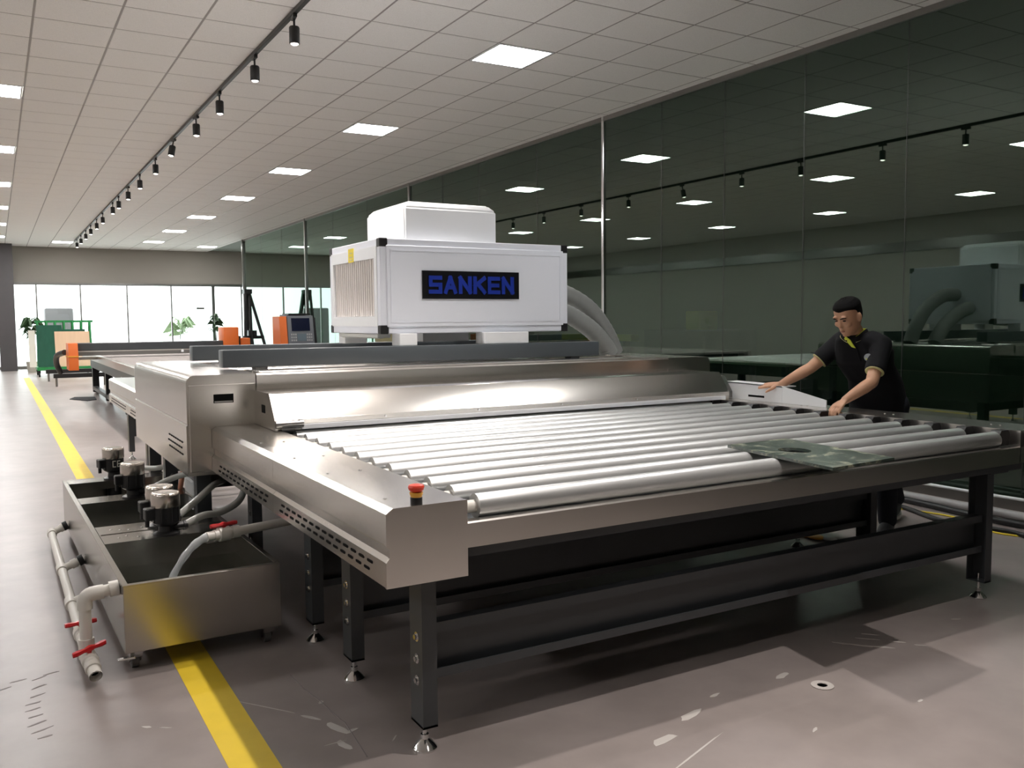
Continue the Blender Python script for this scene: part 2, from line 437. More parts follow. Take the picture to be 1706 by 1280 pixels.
# glass partition on the right: panes, steel posts, head channel
SEAM = [-5.0, -3.9, -2.8, -1.7, -.6, .5, 1.6, 2.7, 3.76, 4.80, 5.88, 6.93, 7.93, 9.03, 10.6, 12.3, 13.6, 14.95, 17.1, 19.2, 21.2, 23.3, 25.4, 27.4]
wr = sempty('wall_right', (XR, 11, 0))
POST = {9.03: .022, 14.95: .03, 21.2: .035, 27.4: .05}
for a, b in zip(SEAM, SEAM[1:]):
    e = random.uniform(-.0015, .0015)
    bm = bmesh.new(); box(bm, XR, XR+.012, a+.002, b-.002, .09, CZ-.05)
    obj('glass_pane', bm, 'glass_dark', wr)
for s in SEAM[1:-1]:
    if s not in POST: obj('glass_joint', obox(XR-.0005, XR+.0125, s-.0025, s+.0025, .09, CZ-.05), 'joint', wr)
for s, r in POST.items():
    obj('post', obox(XR-r, XR+r*.6, s-r, s+r, 0, CZ, bev=.004), 'chrome' if s < 10 else 'steel_dark', wr)
obj('head_channel', obox(XR-.02, XR+.04, -5, 27.4, CZ-.06, CZ+.01), 'steel_dark', wr)
obj('sill_channel', obox(XR-.03, XR+.05, -5, 27.4, 0, .09), 'steel_dark', wr)
# the return wall beyond the end of the partition
struct('wall_return', obox(XR+.05, 10.4, 27.3, 27.5, 0, CZ), 'wall_dark')
cl = tag(obj('column', obox(.10, .56, 31.6, 32.05, 0, CZ, bev=.01), 'column_paint'), 'dark grey square column beside the far shop-front windows', 'column')

# ------------------------------------------------------------------ ceiling lamps
def panel_lamp():
    t = thing('ceiling_light', 'lamp', 'ceiling light', (0, 0, CZ), local=True)
    g = .012
    bm = bmesh.new()
    for (x0, x1, y0, y1) in ((-T/2+g, T/2-g, -T/2+g, -T/2+g+.02), (-T/2+g, T/2-g, T/2-g-.02, T/2-g), (-T/2+g, -T/2+g+.02, -T/2+g+.02, T/2-g-.02), (T/2-g-.02, T/2-g, -T/2+g+.02, T/2-g-.02)):
        box(bm, x0, x1, y0, y1, -.008, .01)
    obj('lamp_frame', bm, 'white_enamel', t)
    obj('lamp_diffuser', obox(-T/2+.032, T/2-.032, -T/2+.032, T/2-.032, -.006, .008), 'lamp', t)
    return t
proto = panel_lamp(); first = True
ORD = ['first', 'second', 'third', 'fourth', 'fifth', 'sixth', 'seventh', 'eighth', 'ninth', 'tenth', 'eleventh', 'twelfth', 'thirteenth', 'fourteenth', 'fifteenth', 'sixteenth', 'seventeenth', 'eighteenth', 'nineteenth', 'twentieth']
ROWS = {5: 'ceiling panel from the shop-front, in the row above the machines', -2: 'ceiling panel from the shop-front, in the row above the yellow-lined aisle', -9: 'ceiling panel from the shop-front, in the row furthest from the glass partition'}
SINGLE = {1: 'lit ceiling panel close to the shop-front end of the spotlight track', 8: 'lit ceiling panel close to the shop-front beside the glass partition', -6: 'lit ceiling panel close to the shop-front on the column side'}
for (i, k) in LIGHTS:
    o = proto if first else copy_tree(proto); first = False
    o.location = (GX0+T*(i+.5), GY0+T*(k+.5), CZ); o['group'] = 'square ceiling panels'
    o['label'] = SINGLE[i] if i in SINGLE else ORD[(36-k)//6]+' lit '+ROWS[i]
# ------------------------------------------------------------------ spotlight track
TX = 2.17
tr = thing('lighting_track', 'long black spotlight track running along the tiled ceiling', 'light track', (TX, 17, CZ-.02))
obj('track_rail', obox(TX-.018, TX+.018, 2.0, 29.6, CZ-.042, CZ-.004, bev=.003), 'track_black', tr)
obj('track_feed', obox(TX-.02, TX+.02, 29.6, 29.72, CZ-.048, CZ-.004, bev=.004), 'track_black', tr)
def spot():
    t = thing('track_spotlight', 'spot', 'spotlight', (0, 0, 0), local=True)
    bm = bmesh.new(); box(bm, -.016, .016, -.06, .06, -.03, 0, bev=.003); obj('track_adapter', bm, 'track_black', t)
    bm = bmesh.new(); cyl(bm, (0, 0, -.09), (0, 0, -.03), .009, n=10); obj('stem', bm, 'track_black', t)
    bm = bmesh.new(); lathe(bm, [(.030, -.225), (.040, -.225), (.042, -.22), (.042, -.10), (.036, -.09), (0, -.09)], n=20)
    obj('lamp_can', bm, 'track_black', t)
    bm = bmesh.new(); lathe(bm, [(0, -.236), (.018, -.234), (.031, -.226), (.034, -.216), (0, -.216)], n=20); obj('lens', bm, 'spot_lens', t)
    ld = bpy.data.lights.new('spot_beam', 'SPOT'); ld.energy = SPOT_W; ld.color = (1, .92, .87); ld.spot_size = math.radians(84); ld.spot_blend = .8; ld.shadow_soft_size = .03
    lo = bpy.data.objects.new('spot_beam', ld); COL.objects.link(lo); lo.parent = t; lo.location = (0, 0, -.245)
    return t
sp = spot(); first = True
SPOTS = (.35, 1.75, 3.05, 4.35, 5.75, 7.15, 8.40, 9.88, 11.15, 12.66, 14.25, 15.9, 17.4, 18.8, 19.8, 21.75, 23.1, 24.6, 26.0, 27.5, 28.9)
ORD.append('twenty-first')
for k, y in enumerate(SPOTS):
    o = sp if first else copy_tree(sp); first = False
    o.location = (TX, y, CZ-.042); o.rotation_euler = (0, .2 if y == 12.66 else 0, random.uniform(-.2, .2))
    o['label'] = ORD[len(SPOTS)-1-k]+' black spotlight from the shop-front end of the ceiling track'; o['group'] = 'spotlights on the track'
# outside the far windows
struct('ground_outside', obox(-14, 22, YF+.2, 60, -.25, -.05), 'ground')
ob = thing('outdoor_cabinet', 'grey metal cabinet seen outside through the far windows', 'cabinet', (1.95, 35, -.05))
obj('cabinet_body', obox(1.5, 2.4, 34.7, 35.4, .05, 2.0, bev=.06, seg=2), 'outbox', ob); obj('cabinet_plinth', obox(1.6, 2.3, 34.8, 35.3, -.05, .05), 'concrete', ob)
# ================================================================== ROLLER CONVEYOR (infeed)
rc = thing('roller_conveyor', 'stainless roller table with grey legs in front of the washing machine', 'conveyor', (2.87, 3.8, 0))
ZR, RR = .829, .042
def c_rail(name, a0, a1, y, z0, z1, axis='X', d=.05, par=None, flip=1):
    """lipped channel section"""
    t, lip = .006, .035
    y0, y1 = y-flip*d/2, y+flip*d/2
    pr = [(y0, z0), (y1, z0), (y1, z1), (y0, z1), (y0, z1-lip), (y0+flip*t, z1-lip), (y0+flip*t, z1-t), (y1-flip*t, z1-t), (y1-flip*t, z0+t), (y0+flip*t, z0+t), (y0+flip*t, z0+lip*.9), (y0, z0+lip*.9)]
    bm = bmesh.new(); prism(bm, pr, axis, a0, a1); return obj(name, bm, 'frame_grey', par or rc)
# long front beam: folded stainless face over a grey channel
bm = bmesh.new(); prism(bm, [(2.56, .712), (2.575, .712), (2.575, .79), (2.605, .79), (2.605, .798), (2.566, .798), (2.56, .793)], 'X', 1.312, 4.74); obj('front_beam', bm, 'steel_x', rc)
obj('beam_channel', obox(1.25, 4.52, 2.585, 2.66, .675, .785), 'frame_grey', rc)
obj('beam_channel', obox(1.25, 4.52, 4.86, 4.92, .675, .785), 'frame_grey', rc)
# drive-side cover in two lengths
def cover_prof(inset=0):
    return [(1.31, .873), (1.052, .873), (1.028, .856), (1.028, .757), (1.040, .746), (1.040, .716), (1.026, .702), (1.026, .622), (1.31, .622)]
def cover(par, y0, y1, endplate=True, slots=None, name='side_cover'):
    bm = bmesh.new(); prism(bm, cover_prof(), 'Y', y0, y1)
    c = obj(name, bm, 'steel', par)
    return c
slot_src = None
def slot_bm(L=.048, h=.0095, d=.003):
    bm = bmesh.new(); pts = []
    for k in range(7): t = math.pi/2+math.pi*k/6; pts.append((-L/2+h/2+h/2*math.cos(t), h/2*math.sin(t)))
    for k in range(7): t = -math.pi/2+math.pi*k/6; pts.append((L/2-h/2+h/2*math.cos(t), h/2*math.sin(t)))
    prism(bm, pts, 'X', -d/2, d/2); return bm  # solid insert; its black paints the shade of an open slot
def slots(par, x, ys, zs, src=None, L=.048, h=.0095):
    for j, z in enumerate(zs):
        for y in ys:
            yy = y+(j % 2)*.03
            if src is None: src = obj('vent_slot', slot_bm(L, h), 'hole_shade', par); src.location = Vector((x, yy, z))-base(par)
            else: inst(src, par, (x, yy, z), name='vent_slot')
    return src
c1 = cover(rc, 2.562, 3.868); c2 = cover(rc, 3.872, 5.138)
s_src = slots(c1, 1.026, [2.70+.078*k for k in range(14)], (.678, .650))
slots(c2, 1.026, [3.98+.085*k for k in range(12)], (.678, .650), s_src)
bm = bmesh.new(); prism(bm, [(1.31, .874), (1.050, .874), (1.026, .857), (1.026, .757), (1.036, .746), (1.036, .716), (1.025, .702), (1.025, .62), (1.312, .62), (1.312, .874)][0:9]+[(1.312, .874)], 'Y', 2.556, 2.566)
obj('end_plate', bm, 'steel', rc)
bs = None
for (x, y) in ((1.09, 2.72), (1.22, 2.72), (1.09, 3.3), (1.22, 3.3), (1.09, 3.75), (1.22, 3.75), (1.09, 4.3), (1.2, 4.3)):
    if bs is None:
        bm = bmesh.new(); lathe(bm, [(.007, 0), (.007, .002), (.004, .004), (0, .004)], (x, y, .8725), n=12); bs = obj('screw', bm, 'chrome', rc)
    else: inst(bs, rc, (x, y, .8745), name='screw')
# emergency stop
es = obj('emergency_stop', BM(lathe, [(.020, .872), (.020, .892), (.017, .894), (0, .894)], (1.150, 2.60, 0), 20), 'black_plastic', rc, label='red mushroom emergency stop button')
obj('stop_collar', BM(lathe, [(.018, .893), (.022, .905), (.022, .909), (0, .909)], (1.150, 2.60, 0), 20), 'stop_orange', es)
obj('stop_button', BM(lathe, [(.013, .909), (.024, .916), (.027, .926), (.024, .932), (.012, .935), (0, .935)], (1.150, 2.60, 0), 20), 'stop_red', es)
# rollers
RY = [2.645+.19*i for i in range(12)]
first = None
for y in RY:
    if first is None:
        bm = bmesh.new(); cyl(bm, (1.385, y, ZR), (4.372, y, ZR), RR, n=28); r = obj('roller', bm, 'roller', rc); first = r
        bm = bmesh.new(); cyl(bm, (1.30, y, ZR), (1.39, y, ZR), .022, n=16); sh = obj('roller_shaft', bm, 'pvc', r)
        bm = bmesh.new(); cyl(bm, (1.306, y, ZR), (1.318, y, ZR), .036, n=16); fg = obj('drive_flange', bm, 'black_rubber', r)
        bm = bmesh.new(); prism(bm, [(4.374, ZR-.03), (4.374, ZR+.028), (4.392, ZR+.048), (4.448, ZR+.048), (4.457, ZR+.03), (4.457, ZR-.03)], 'Y', y-.027, y+.027); bc = obj('bearing_block', bm, 'black_rubber', r)
    else:
        r = inst(first, rc, (2.8785, y, ZR), name='roller')
        for s_ in (sh, fg, bc):
            q = bpy.data.objects.new(s_.name.split('.')[0], s_.data); COL.objects.link(q); q.parent = r; q.location = s_.location
# idle-side rail: upright flange then a flat shelf
bm = bmesh.new(); prism(bm, [(4.458, .72), (4.458, .878), (4.74, .878), (4.74, .72), (4.732, .72), (4.732, .87), (4.466, .87), (4.466, .72)], 'Y', 2.56, 5.14); obj('idle_rail', bm, 'steel', rc)
for y in (2.75, 2.8, 3.4, 3.46, 4.05, 4.1): inst(bs, rc, (4.60, y, .880), name='screw')
# legs with bolts and levelling feet
def leg(x, y, outer):
    bm = bmesh.new(); t = .006; a, b = x-.027, x+.027
    if outer < 0: pr = [(a, y-.05), (b, y-.05), (b, y-.05+t), (a+t, y-.05+t), (a+t, y+.05-t), (b, y+.05-t), (b, y+.05), (a, y+.05)]
    else: pr = [(b, y-.05), (a, y-.05), (a, y-.05+t), (b-t, y-.05+t), (b-t, y+.05-t), (a, y+.05-t), (a, y+.05), (b, y+.05)]
    prism(bm, pr, 'Z', .09, .73)
    box(bm, a, b, y-.05, y+.05, .09, .098)
    l = obj('leg', bm, 'frame_grey', rc)
    bm = bmesh.new(); lathe(bm, [(.042, 0), (.042, .006), (.032, .018), (.016, .032), (.012, .036), (.014, .037), (.014, .052), (.008, .053), (.008, .13), (0, .13)], (x, y, 0), n=18)
    obj('levelling_foot', bm, 'chrome', l)
    sx = a if outer < 0 else b
    for z in (.40, .325, .25):
        bm = bmesh.new(); cyl(bm, (sx, y-.012, z), (sx+outer*.004, y-.012, z), .017, n=16); cyl(bm, (sx+outer*.004, y-.012, z), (sx+outer*.012, y-.012, z), .010, n=6); obj('bolt', bm, 'chrome', l)
    return l
for x, o in ((1.209, -1), (4.355, 1)):
    for y in (2.695, 3.385, 3.895, 4.95): leg(x, y, o)
c_rail('lower_rail', 1.237, 4.327, 2.69, .25, .442)
c_rail('lower_rail', 1.237, 4.327, 3.385, .25, .442)
c_rail('lower_rail', 1.237, 4.327, 3.895, .25, .442)
c_rail('upper_rail', 1.237, 4.327, 3.385, .52, .69); c_rail('upper_rail', 1.237, 4.327, 3.895, .52, .69)
for x in (1.209, 4.355):
    for z0, z1 in ((.69, .79),):
        obj('side_beam', obox(x-.03, x+.03, 2.66, 4.95, z0, z1), 'frame_grey', rc)
obj('leg_plate', obox(4.28, 4.43, 2.60, 2.78, .664, .676), 'frame_grey', rc)
obj('drip_tray', obox(1.3115, 4.457, 2.665, 4.9, .66, .674), 'frame_grey', rc)  # tray widened so no light falls between it and the cover

# the sheet lying across the rollers, overhanging the beam
A = [Vector((2.858, 2.972)), Vector((3.247, 2.983)), Vector((3.162, 2.329)), Vector((2.753, 2.295))]
bm = bmesh.new(); z0, z1 = .8715, .8835
ctr = sum(A, Vector((0, 0)))/4+Vector((-.02, .05))
hole = [ctr+Vector((.085*math.cos(t)*.75, .075*math.sin(t))) for t in [2*math.pi*k/20 for k in range(20)]]
outer = []
for k in range(20):
    t = 2*math.pi*k/20; d = Vector((math.cos(t), math.sin(t))); best = 9
    for i in range(4):
        p, q = A[i], A[(i+1) % 4]; e = q-p; den = d.x*e.y-d.y*e.x
        if abs(den) < 1e-9: continue
        w = p-ctr; s = (w.x*e.y-w.y*e.x)/den; u = (w.x*d.y-w.y*d.x)/den
        if s > 0 and -1e-6 <= u <= 1+1e-6: best = min(best, s)
    outer.append(ctr+d*best)
# snap the nearest outline points onto the true corners
for c in A:
    j = min(range(20), key=lambda k: (outer[k]-c).length); outer[j] = c.copy()
V = {}
for nm_, ring in (('o', outer), ('i', hole)):
    for zz in (z0, z1): V[nm_, zz] = [bm.verts.new((p.x, p.y, zz)) for p in ring]
for k in range(20):
    j = (k+1) % 20
    bm.faces.new((V['o', z1][k], V['o', z1][j], V['i', z1][j], V['i', z1][k])); bm.faces.new((V['o', z0][k], V['i', z0][k], V['i', z0][j], V['o', z0][j]))
    bm.faces.new((V['o', z0][k], V['o', z0][j], V['o', z1][j], V['o', z1][k])); bm.faces.new((V['i', z0][k], V['i', z1][k], V['i', z1][j], V['i', z0][j]))
tag(obj('marbled_sheet', bm, 'green_stone_glass'), 'dark green marbled sheet with a cut-out lying on the rollers', 'glass sheet')

# ================================================================== WASHING MACHINE
wm = thing('washing_machine', 'large stainless glass washing machine carrying the white blower box', 'machine', (2.83, 6.2, 0))
WY0, WY1, WT = 5.15, 7.25, 1.165
obj('body', obox(1.285, 4.345, WY0+.004, WY1-.004, .60, WT-.03, bev=.004), 'steel_x', wm)
# front top ledge and cover plates
bm = bmesh.new(); prism(bm, [(WY0-.01, 1.085), (WY0-.01, 1.155), (WY0, WT), (WY0+.05, WT), (WY0+.05, WT-.04), (WY0, WT-.04), (WY0, 1.085)], 'X', 1.287, 4.343); obj('front_ledge', bm, 'steel_x', wm)
for (a, b, z) in ((5.215, 5.36, .02), (5.375, 5.53, .012), (5.545, 5.60, .0), (5.75, 6.05, .01), (6.07, 6.6, .014), (6.95, 7.23, .012)):
    obj('top_cover', obox(1.32, 4.31, a, b, WT-.032, WT-.012+z, bev=.006), 'steel_x', wm)
def end_cover(x0, x1, side):
    """rounded sheet-metal end: outline in x,z with a big radius at the outer top corner"""
    r = .045; xo, xi = (x0, x1) if side < 0 else (x1, x0); s = 1 if side < 0 else -1
    up = [(xi, WT), (xo+s*r, WT)]
    for k in range(1, 7): t = math.pi/2*k/6; up.append((xo+s*(r-r*math.sin(t)), WT-r+r*math.cos(t)))
    up += [(xo, .895), (xi, .895)]
    bm = bmesh.new(); prism(bm, up, 'Y', WY0, WY1); u = obj('end_cover', bm, 'steel', wm)
    lo = [(xi, .893), (xo+s*.006, .893), (xo-s*.004, .882), (xo-s*.004, .60), (xi, .60)]
    bm = bmesh.new(); prism(bm, lo, 'Y', WY0+.004, WY1-.004); l = obj('lower_panel', bm, 'steel', wm)
    return u, l
ul, ll = end_cover(.90, 1.283, -1); ur, lr = end_cover(4.347, 4.76, 1)
slots(ll, .8955, [5.30+.07*k for k in range(7)], (.78, .745, .71), s_src)
# front plate of the left end with a recessed grip
bm = bmesh.new(); box(bm, .912, 1.28, WY0-.006, WY0, .622, 1.11, bev=.002); fp = obj('front_plate', bm, 'steel', wm)
obj('grip_recess', obox(1.045, 1.155, WY0-.0075, WY0+.02, 1.005, 1.055), 'hole_shade', fp); obj('grip_lip', obox(1.05, 1.15, WY0-.009, WY0-.004, 1.008, 1.016), 'steel_dark', fp)
for x in (1.088, 1.195):
    bm = bmesh.new(); cyl(bm, (x, WY0-.010, .895), (x, WY0-.005, .895), .006, n=10); obj('screw', bm, 'chrome', fp)
# sloped hood over the entry
bm = bmesh.new(); prism(bm, [(WY0, .875), (4.722, .875), (4.715, .885), (4.715, .930), (4.815, 1.064), (4.822, 1.068), (WY0, 1.068)], 'X', 1.285, 4.545); hd = obj('entry_hood', bm, 'steel_x', wm)
bm = bmesh.new(); box(bm, 1.272, 1.285, 4.71, WY0, .875, .93); prism(bm, [(WY0, .93), (4.712, .93), (4.818, 1.07), (WY0, 1.07)], 'X', 1.270, 1.285); ep = obj('hood_end', bm, 'steel', hd)
obj('grip_recess', obox(1.2695, 1.274, 4.90, 4.98, .955, 1.0), 'hole_shade', hd)
bm = bmesh.new(); prism(bm, [(WY0, .885), (4.74, .885), (4.74, .93), (4.82, 1.04), (WY0, 1.04)], 'X', 4.545, 4.60); obj('hood_end', bm, 'steel_dark', hd)
obj('hood_strip', obox(1.41, 4.50, 4.700, 4.716, .878, .905, bev=.002), 'white_enamel', hd); obj('hood_strip', obox(1.40, 4.52, 4.706, 4.716, .906, .935, bev=.002), 'steel_x', hd)
for x in (1.9, 2.5, 3.1, 3.7): 
    bm = bmesh.new(); cyl(bm, (x, 4.700, .92), (x, 4.708, .92), .006, n=10); obj('screw', bm, 'chrome', hd)
obj('brush_shaft', ocyl((1.27, 4.70, .91), (1.42, 4.70, .91), .020, n=14), 'steel_dark', hd)
# two grey box beams on top
for (y, x0, x1) in ((5.62, 1.205, 4.05), (6.78, 1.24, 4.05)):
    b = obj('support_beam', obox(x0, x1, y, y+.12, 1.178, 1.287, bev=.006, seg=2), 'beam_grey', wm)
    for x in (x0+.2, x1-.25): obj('beam_foot', obox(x, x+.08, y+.02, y+.10, 1.14, 1.18), 'frame_grey', b)
# legs and the rough gear beneath
for (x, y) in ((1.0, 5.3), (1.0, 7.1), (4.6, 5.3), (4.6, 7.1), (1.0, 6.4)):
    l = obj('leg', obox(x-.04, x+.04, y-.04, y+.04, .09, .61), 'frame_grey', wm)
    bm = bmesh.new(); lathe(bm, [(.04, 0), (.04, .006), (.015, .03), (.009, .04), (.009, .1), (0, .1)], (x, y, 0), n=14); obj('levelling_foot', bm, 'chrome', l)
obj('sump_pan', BM(prism, [(5.3, .61), (5.45, .47), (6.9, .47), (7.1, .61)], 'X', 1.05, 4.5), 'steel_dark', wm)
obj('drain_box', obox(1.02, 1.14, 5.75, 6.0, .28, .47, bev=.01), 'white_enamel', wm)
obj('drain_pipe', BM(tube, spline([(1.0, 6.55, .48), (.98, 6.5, .36), (.97, 6.45, .25), (1.0, 6.4, .06)]), .022), 'pvc', wm)
obj('drain_pipe', BM(tube, spline([(1.03, 6.1, .48), (1.0, 6.06, .36), (.98, 6.04, .2), (1.0, 6.0, .06)]), .016), 'copper', wm)
# white guard standing on the idle side
gd = thing('side_guard', 'white folded sheet guard with a grip slot beside the man', 'guard', (4.62, 4.4, .88))
bm = bmesh.new(); prism(bm, [(4.79, .879), (4.83, .998), (4.27, .992), (4.27, .879)], 'X', 4.60, 4.608); obj('guard_panel', bm, 'white_enamel', gd)
bm = bmesh.new(); prism(bm, [(4.27, .879), (4.27, .992), (3.90, .925), (3.90, .879)], 'X', 4.603, 4.610); obj('guard_wing', bm, 'white_enamel', gd)
obj('guard_top', BM(prism, [(4.83, .998), (4.27, .992), (4.27, .985), (4.83, .991)], 'X', 4.60, 4.735), 'white_enamel', gd)
obj('grip_slot', obox(4.598, 4.604, 4.43, 4.58, .903, .917), 'hole_shade', gd)

# ================================================================== WHITE BLOWER BOX
bx = thing('blower_box', 'white panelled blower box with a black name plate on top', 'blower', (3.05, 6.2, 1.29))
X0, X1, Y0, Y1, Z0, Z1 = 2.28, 3.81, 5.70, 6.74, 1.372, 2.022
e = .055
cor = None
for x in (X0, X1-e):
    for y in (Y0, Y1-e):
        for z in (Z0, Z1-e):
            if cor is None: cor = obj('corner_piece', obox(x-.003, x+e+.003, y-.003, y+e+.003, z-.003, z+e+.003, bev=.006), 'black_plastic', bx)
            else: inst(cor, bx, (x+e/2, y+e/2, z+e/2), name='corner_piece')
def prof_bar(*a): return obox(*a, bev=.004)
for y in (Y0, Y1-e):
    for z in (Z0, Z1-e): obj('frame_profile', prof_bar(X0+e, X1-e, y, y+e, z, z+e), 'white_panel', bx)
for x in (X0, X1-e):
    for z in (Z0, Z1-e): obj('frame_profile', prof_bar(x, x+e, Y0+e, Y1-e, z, z+e), 'white_panel', bx)
    for y in (Y0, Y1-e): obj('frame_profile', prof_bar(x, x+e, y, y+e, Z0+e, Z1-e), 'white_panel', bx)
obj('front_panel', obox(X0+.045, X1-.045, Y0-.012, Y0+.03, Z0+.045, Z1-.045, bev=.004), 'white_panel', bx)
bm = bmesh.new()
for (a, b, c, d) in ((X0+.07, X1-.07, Z1-.085, Z1-.075), (X0+.07, X1-.07, Z0+.075, Z0+.085), (X0+.07, X0+.08, Z0+.085, Z1-.085), (X1-.08, X1-.07, Z0+.085, Z1-.085)): box(bm, a, b, Y0-.016, Y0-.010, c, d)
obj('panel_bead', bm, 'white_panel', bx)
obj('back_panel', obox(X0+.03, X1-.03, Y1-.03, Y1+.005, Z0+.03, Z1-.03), 'white_panel', bx)
obj('right_panel', obox(X1-.03, X1+.005, Y0+.04, Y1-.04, Z0+.04, Z1-.04), 'white_panel', bx)
obj('top_panel', obox(X0+.03, X1-.03, Y0+.03, Y1-.03, Z1-.03, Z1+.002), 'white_panel', bx); obj('bottom_panel', obox(X0+.03, X1-.03, Y0+.03, Y1-.03, Z0-.002, Z0+.03), 'white_panel', bx)
ff = []
bm = bmesh.new()
for (a, b, c, d) in ((Y0+.05, Y1-.05, Z1-.13, Z1-.05), (Y0+.05, Y1-.05, Z0+.05, Z0+.12), (Y0+.05, Y0+.10, Z0+.12, Z1-.13), (Y1-.09, Y1-.05, Z0+.12, Z1-.13)): box(bm, X0-.006, X0+.03, a, b, c, d)
obj('filter_frame', bm, 'white_enamel', bx)
a, b, N = Y0+.10, Y1-.09, 20
obj('filter_shade_backing', obox(X0+.016, X0+.05, a, b, Z0+.12, Z1-.13), 'pleat_shade', bx)  # dark backing paints the shade between the pleats
bm = bmesh.new()
for k in range(N):
    y = a+(b-a)*k/N; w = (b-a)/N
    prism(bm, [(X0+.016, y+.001), (X0+.008, y+w*.12), (X0+.008, y+w*.50), (X0+.016, y+w*.62)], 'Z', Z0+.122, Z1-.132)
obj('pleated_filter', bm, 'filter', bx, smooth=False, kind='stuff')
obj('warning_label', obox(X0-.0075, X0-.005, 6.19, 6.30, Z1-.135, Z1-.035), 'yellow_label', bx)
bm = bmesh.new(); box(bm, X0-.009, X0-.007, 6.215, 6.275, Z1-.07, Z1-.065); box(bm, X0-.009, X0-.007, 6.215, 6.275, Z1-.10, Z1-.095); box(bm, X0-.009, X0-.007, 6.215, 6.275, Z1-.12, Z1-.115); obj('label_print', bm, 'pot', bx)
# name plate
px0, px1, pz0, pz1 = 2.585, 3.365, 1.612, 1.808
npl = obj('name_plate', obox(px0, px1, Y0-.022, Y0-.012, pz0, pz1), 'sign_black', bx)
lw, gap = .103, .014; tot = 6*lw+5*gap; x = (px0+px1)/2-tot/2-.0
for ch in 'SANKEN':
    obj('letter', letter(ch, (x, Y0-.022, pz0+.035), (1, 0, 0), (0, 0, 1), lw, .126, .028, .006), 'sign_blue', npl, smooth=False); x += lw+gap
# cowl
prf = []
cx0, cx1, cy0, cy1 = 2.50, 3.235, 5.78, 6.5
bm = bmesh.new()
lv = [(Z1-.005, 0), (2.255, 0), (2.30, .045)]
loft(bm, [[(cx0+d, cy0+d, z), (cx1-d, cy0+d, z), (cx1-d, cy1-d, z), (cx0+d, cy1-d, z)] for z, d in lv])
bmesh.ops.bevel(bm, geom=[ed for ed in bm.edges], offset=.012, segments=2, affect='EDGES')
obj('fan_cowl', bm, 'white_enamel', bx)
# feet resting on the beams
for (x0, x1) in ((2.34, 2.52), (3.00, 3.42)):
    for y in (5.635, 6.60): 
        obj('mounting_foot', obox(x0 if y > 6 else x0+.05, x1, y, y+.14, 1.288, 1.372, bev=.003), 'white_enamel', bx)
tag(obj('plastic_wrap', BM(prism, [(2.29, 1.368), (2.29, 1.345), (2.32, 1.336), (2.35, 1.344), (2.385, 1.34), (2.385, 1.368)], 'Y', 5.79, 6.58), 'hose_clear'), 'crumpled clear film hanging under the white blower box', 'plastic film')
# ducts to the right of the box
for lb, pts in (('upper ribbed grey air duct curving down from the white blower box', [(3.80, 6.15, 1.70), (4.05, 6.15, 1.68), (4.32, 6.15, 1.55), (4.50, 6.15, 1.35), (4.60, 6.15, 1.165)]),
                ('lower ribbed grey air duct curving down beside the white blower box', [(3.80, 5.98, 1.55), (4.0, 5.98, 1.50), (4.22, 5.98, 1.38), (4.36, 5.98, 1.25), (4.42, 5.98, 1.165)])):
    P = spline(pts, 10); d = tag(obj('air_duct', BM(tube, P, [.072+(.003 if i % 2 else 0) for i in range(len(P))], 18), 'duct_grey'), lb, 'duct')

# ================================================================== OUTFEED CONVEYOR
oc = thing('outfeed_conveyor', 'stainless outfeed roller table behind the washing machine', 'conveyor', (2.87, 8.8, 0))
bm = bmesh.new(); prism(bm, cover_prof(), 'Y', 7.26, 8.86); k1 = obj('side_cover', bm, 'steel', oc)
bm = bmesh.new(); prism(bm, cover_prof(), 'Y', 8.864, 10.38); k2 = obj('side_cover', bm, 'steel', oc)
slots(k1, 1.026, [7.4+.085*k for k in range(15)], (.678, .650), s_src); slots(k2, 1.026, [9.0+.085*k for k in range(14)], (.678, .650), s_src)
bm = bmesh.new(); prism(bm, [(4.458, .72), (4.458, .878), (4.74, .878), (4.74, .72)], 'Y', 7.26, 10.38); obj('idle_rail', bm, 'steel', oc)
obj('end_beam', obox(1.31, 4.46, 10.32, 10.38, .70, .80, bev=.004), 'steel_x', oc)
for i in range(15):
    inst(first, oc, (2.8785, 7.4+.19*i, ZR), name='roller')
for x in (1.209, 4.355):
    for y in (7.6, 8.9, 10.2):
        l = obj('leg', obox(x-.027, x+.027, y-.05, y+.05, .09, .70), 'frame_grey', oc)
        bm = bmesh.new(); lathe(bm, [(.042, 0), (.042, .006), (.016, .032), (.008, .053), (.008, .1), (0, .1)], (x, y, 0), n=12); obj('levelling_foot', bm, 'chrome', l)
for y in (7.6, 8.9, 10.2): obj('lower_rail', obox(1.237, 4.327, y-.02, y+.02, .25, .44), 'frame_grey', oc)
for x in (1.209, 4.355): obj('side_beam', obox(x-.027, x+.027, 7.4, 10.3, .70, .79), 'frame_grey', oc)
# ================================================================== WATER TANK TROLLEY
TR = .018; TO = (.409, 3.915, 0)
tk = thing('water_tank', 'open stainless water tank on castors straddling the yellow line', 'water tank', TO, TR, local=True)
TW, TL, TB, TT = .655, 2.89, .088, .374
th = .006
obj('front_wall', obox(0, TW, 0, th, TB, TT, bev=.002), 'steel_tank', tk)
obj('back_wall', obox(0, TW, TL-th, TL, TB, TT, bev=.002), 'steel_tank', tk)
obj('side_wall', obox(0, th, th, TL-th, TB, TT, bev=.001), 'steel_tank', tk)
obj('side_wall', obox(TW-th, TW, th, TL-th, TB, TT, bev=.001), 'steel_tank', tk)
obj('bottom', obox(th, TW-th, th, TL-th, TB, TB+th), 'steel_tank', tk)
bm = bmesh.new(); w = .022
box(bm, -.002, TW+.002, -.004, w, TT-.002, TT+.004, bev=.001); box(bm, -.002, TW+.002, TL-w, TL+.002, TT-.002, TT+.004, bev=.001)
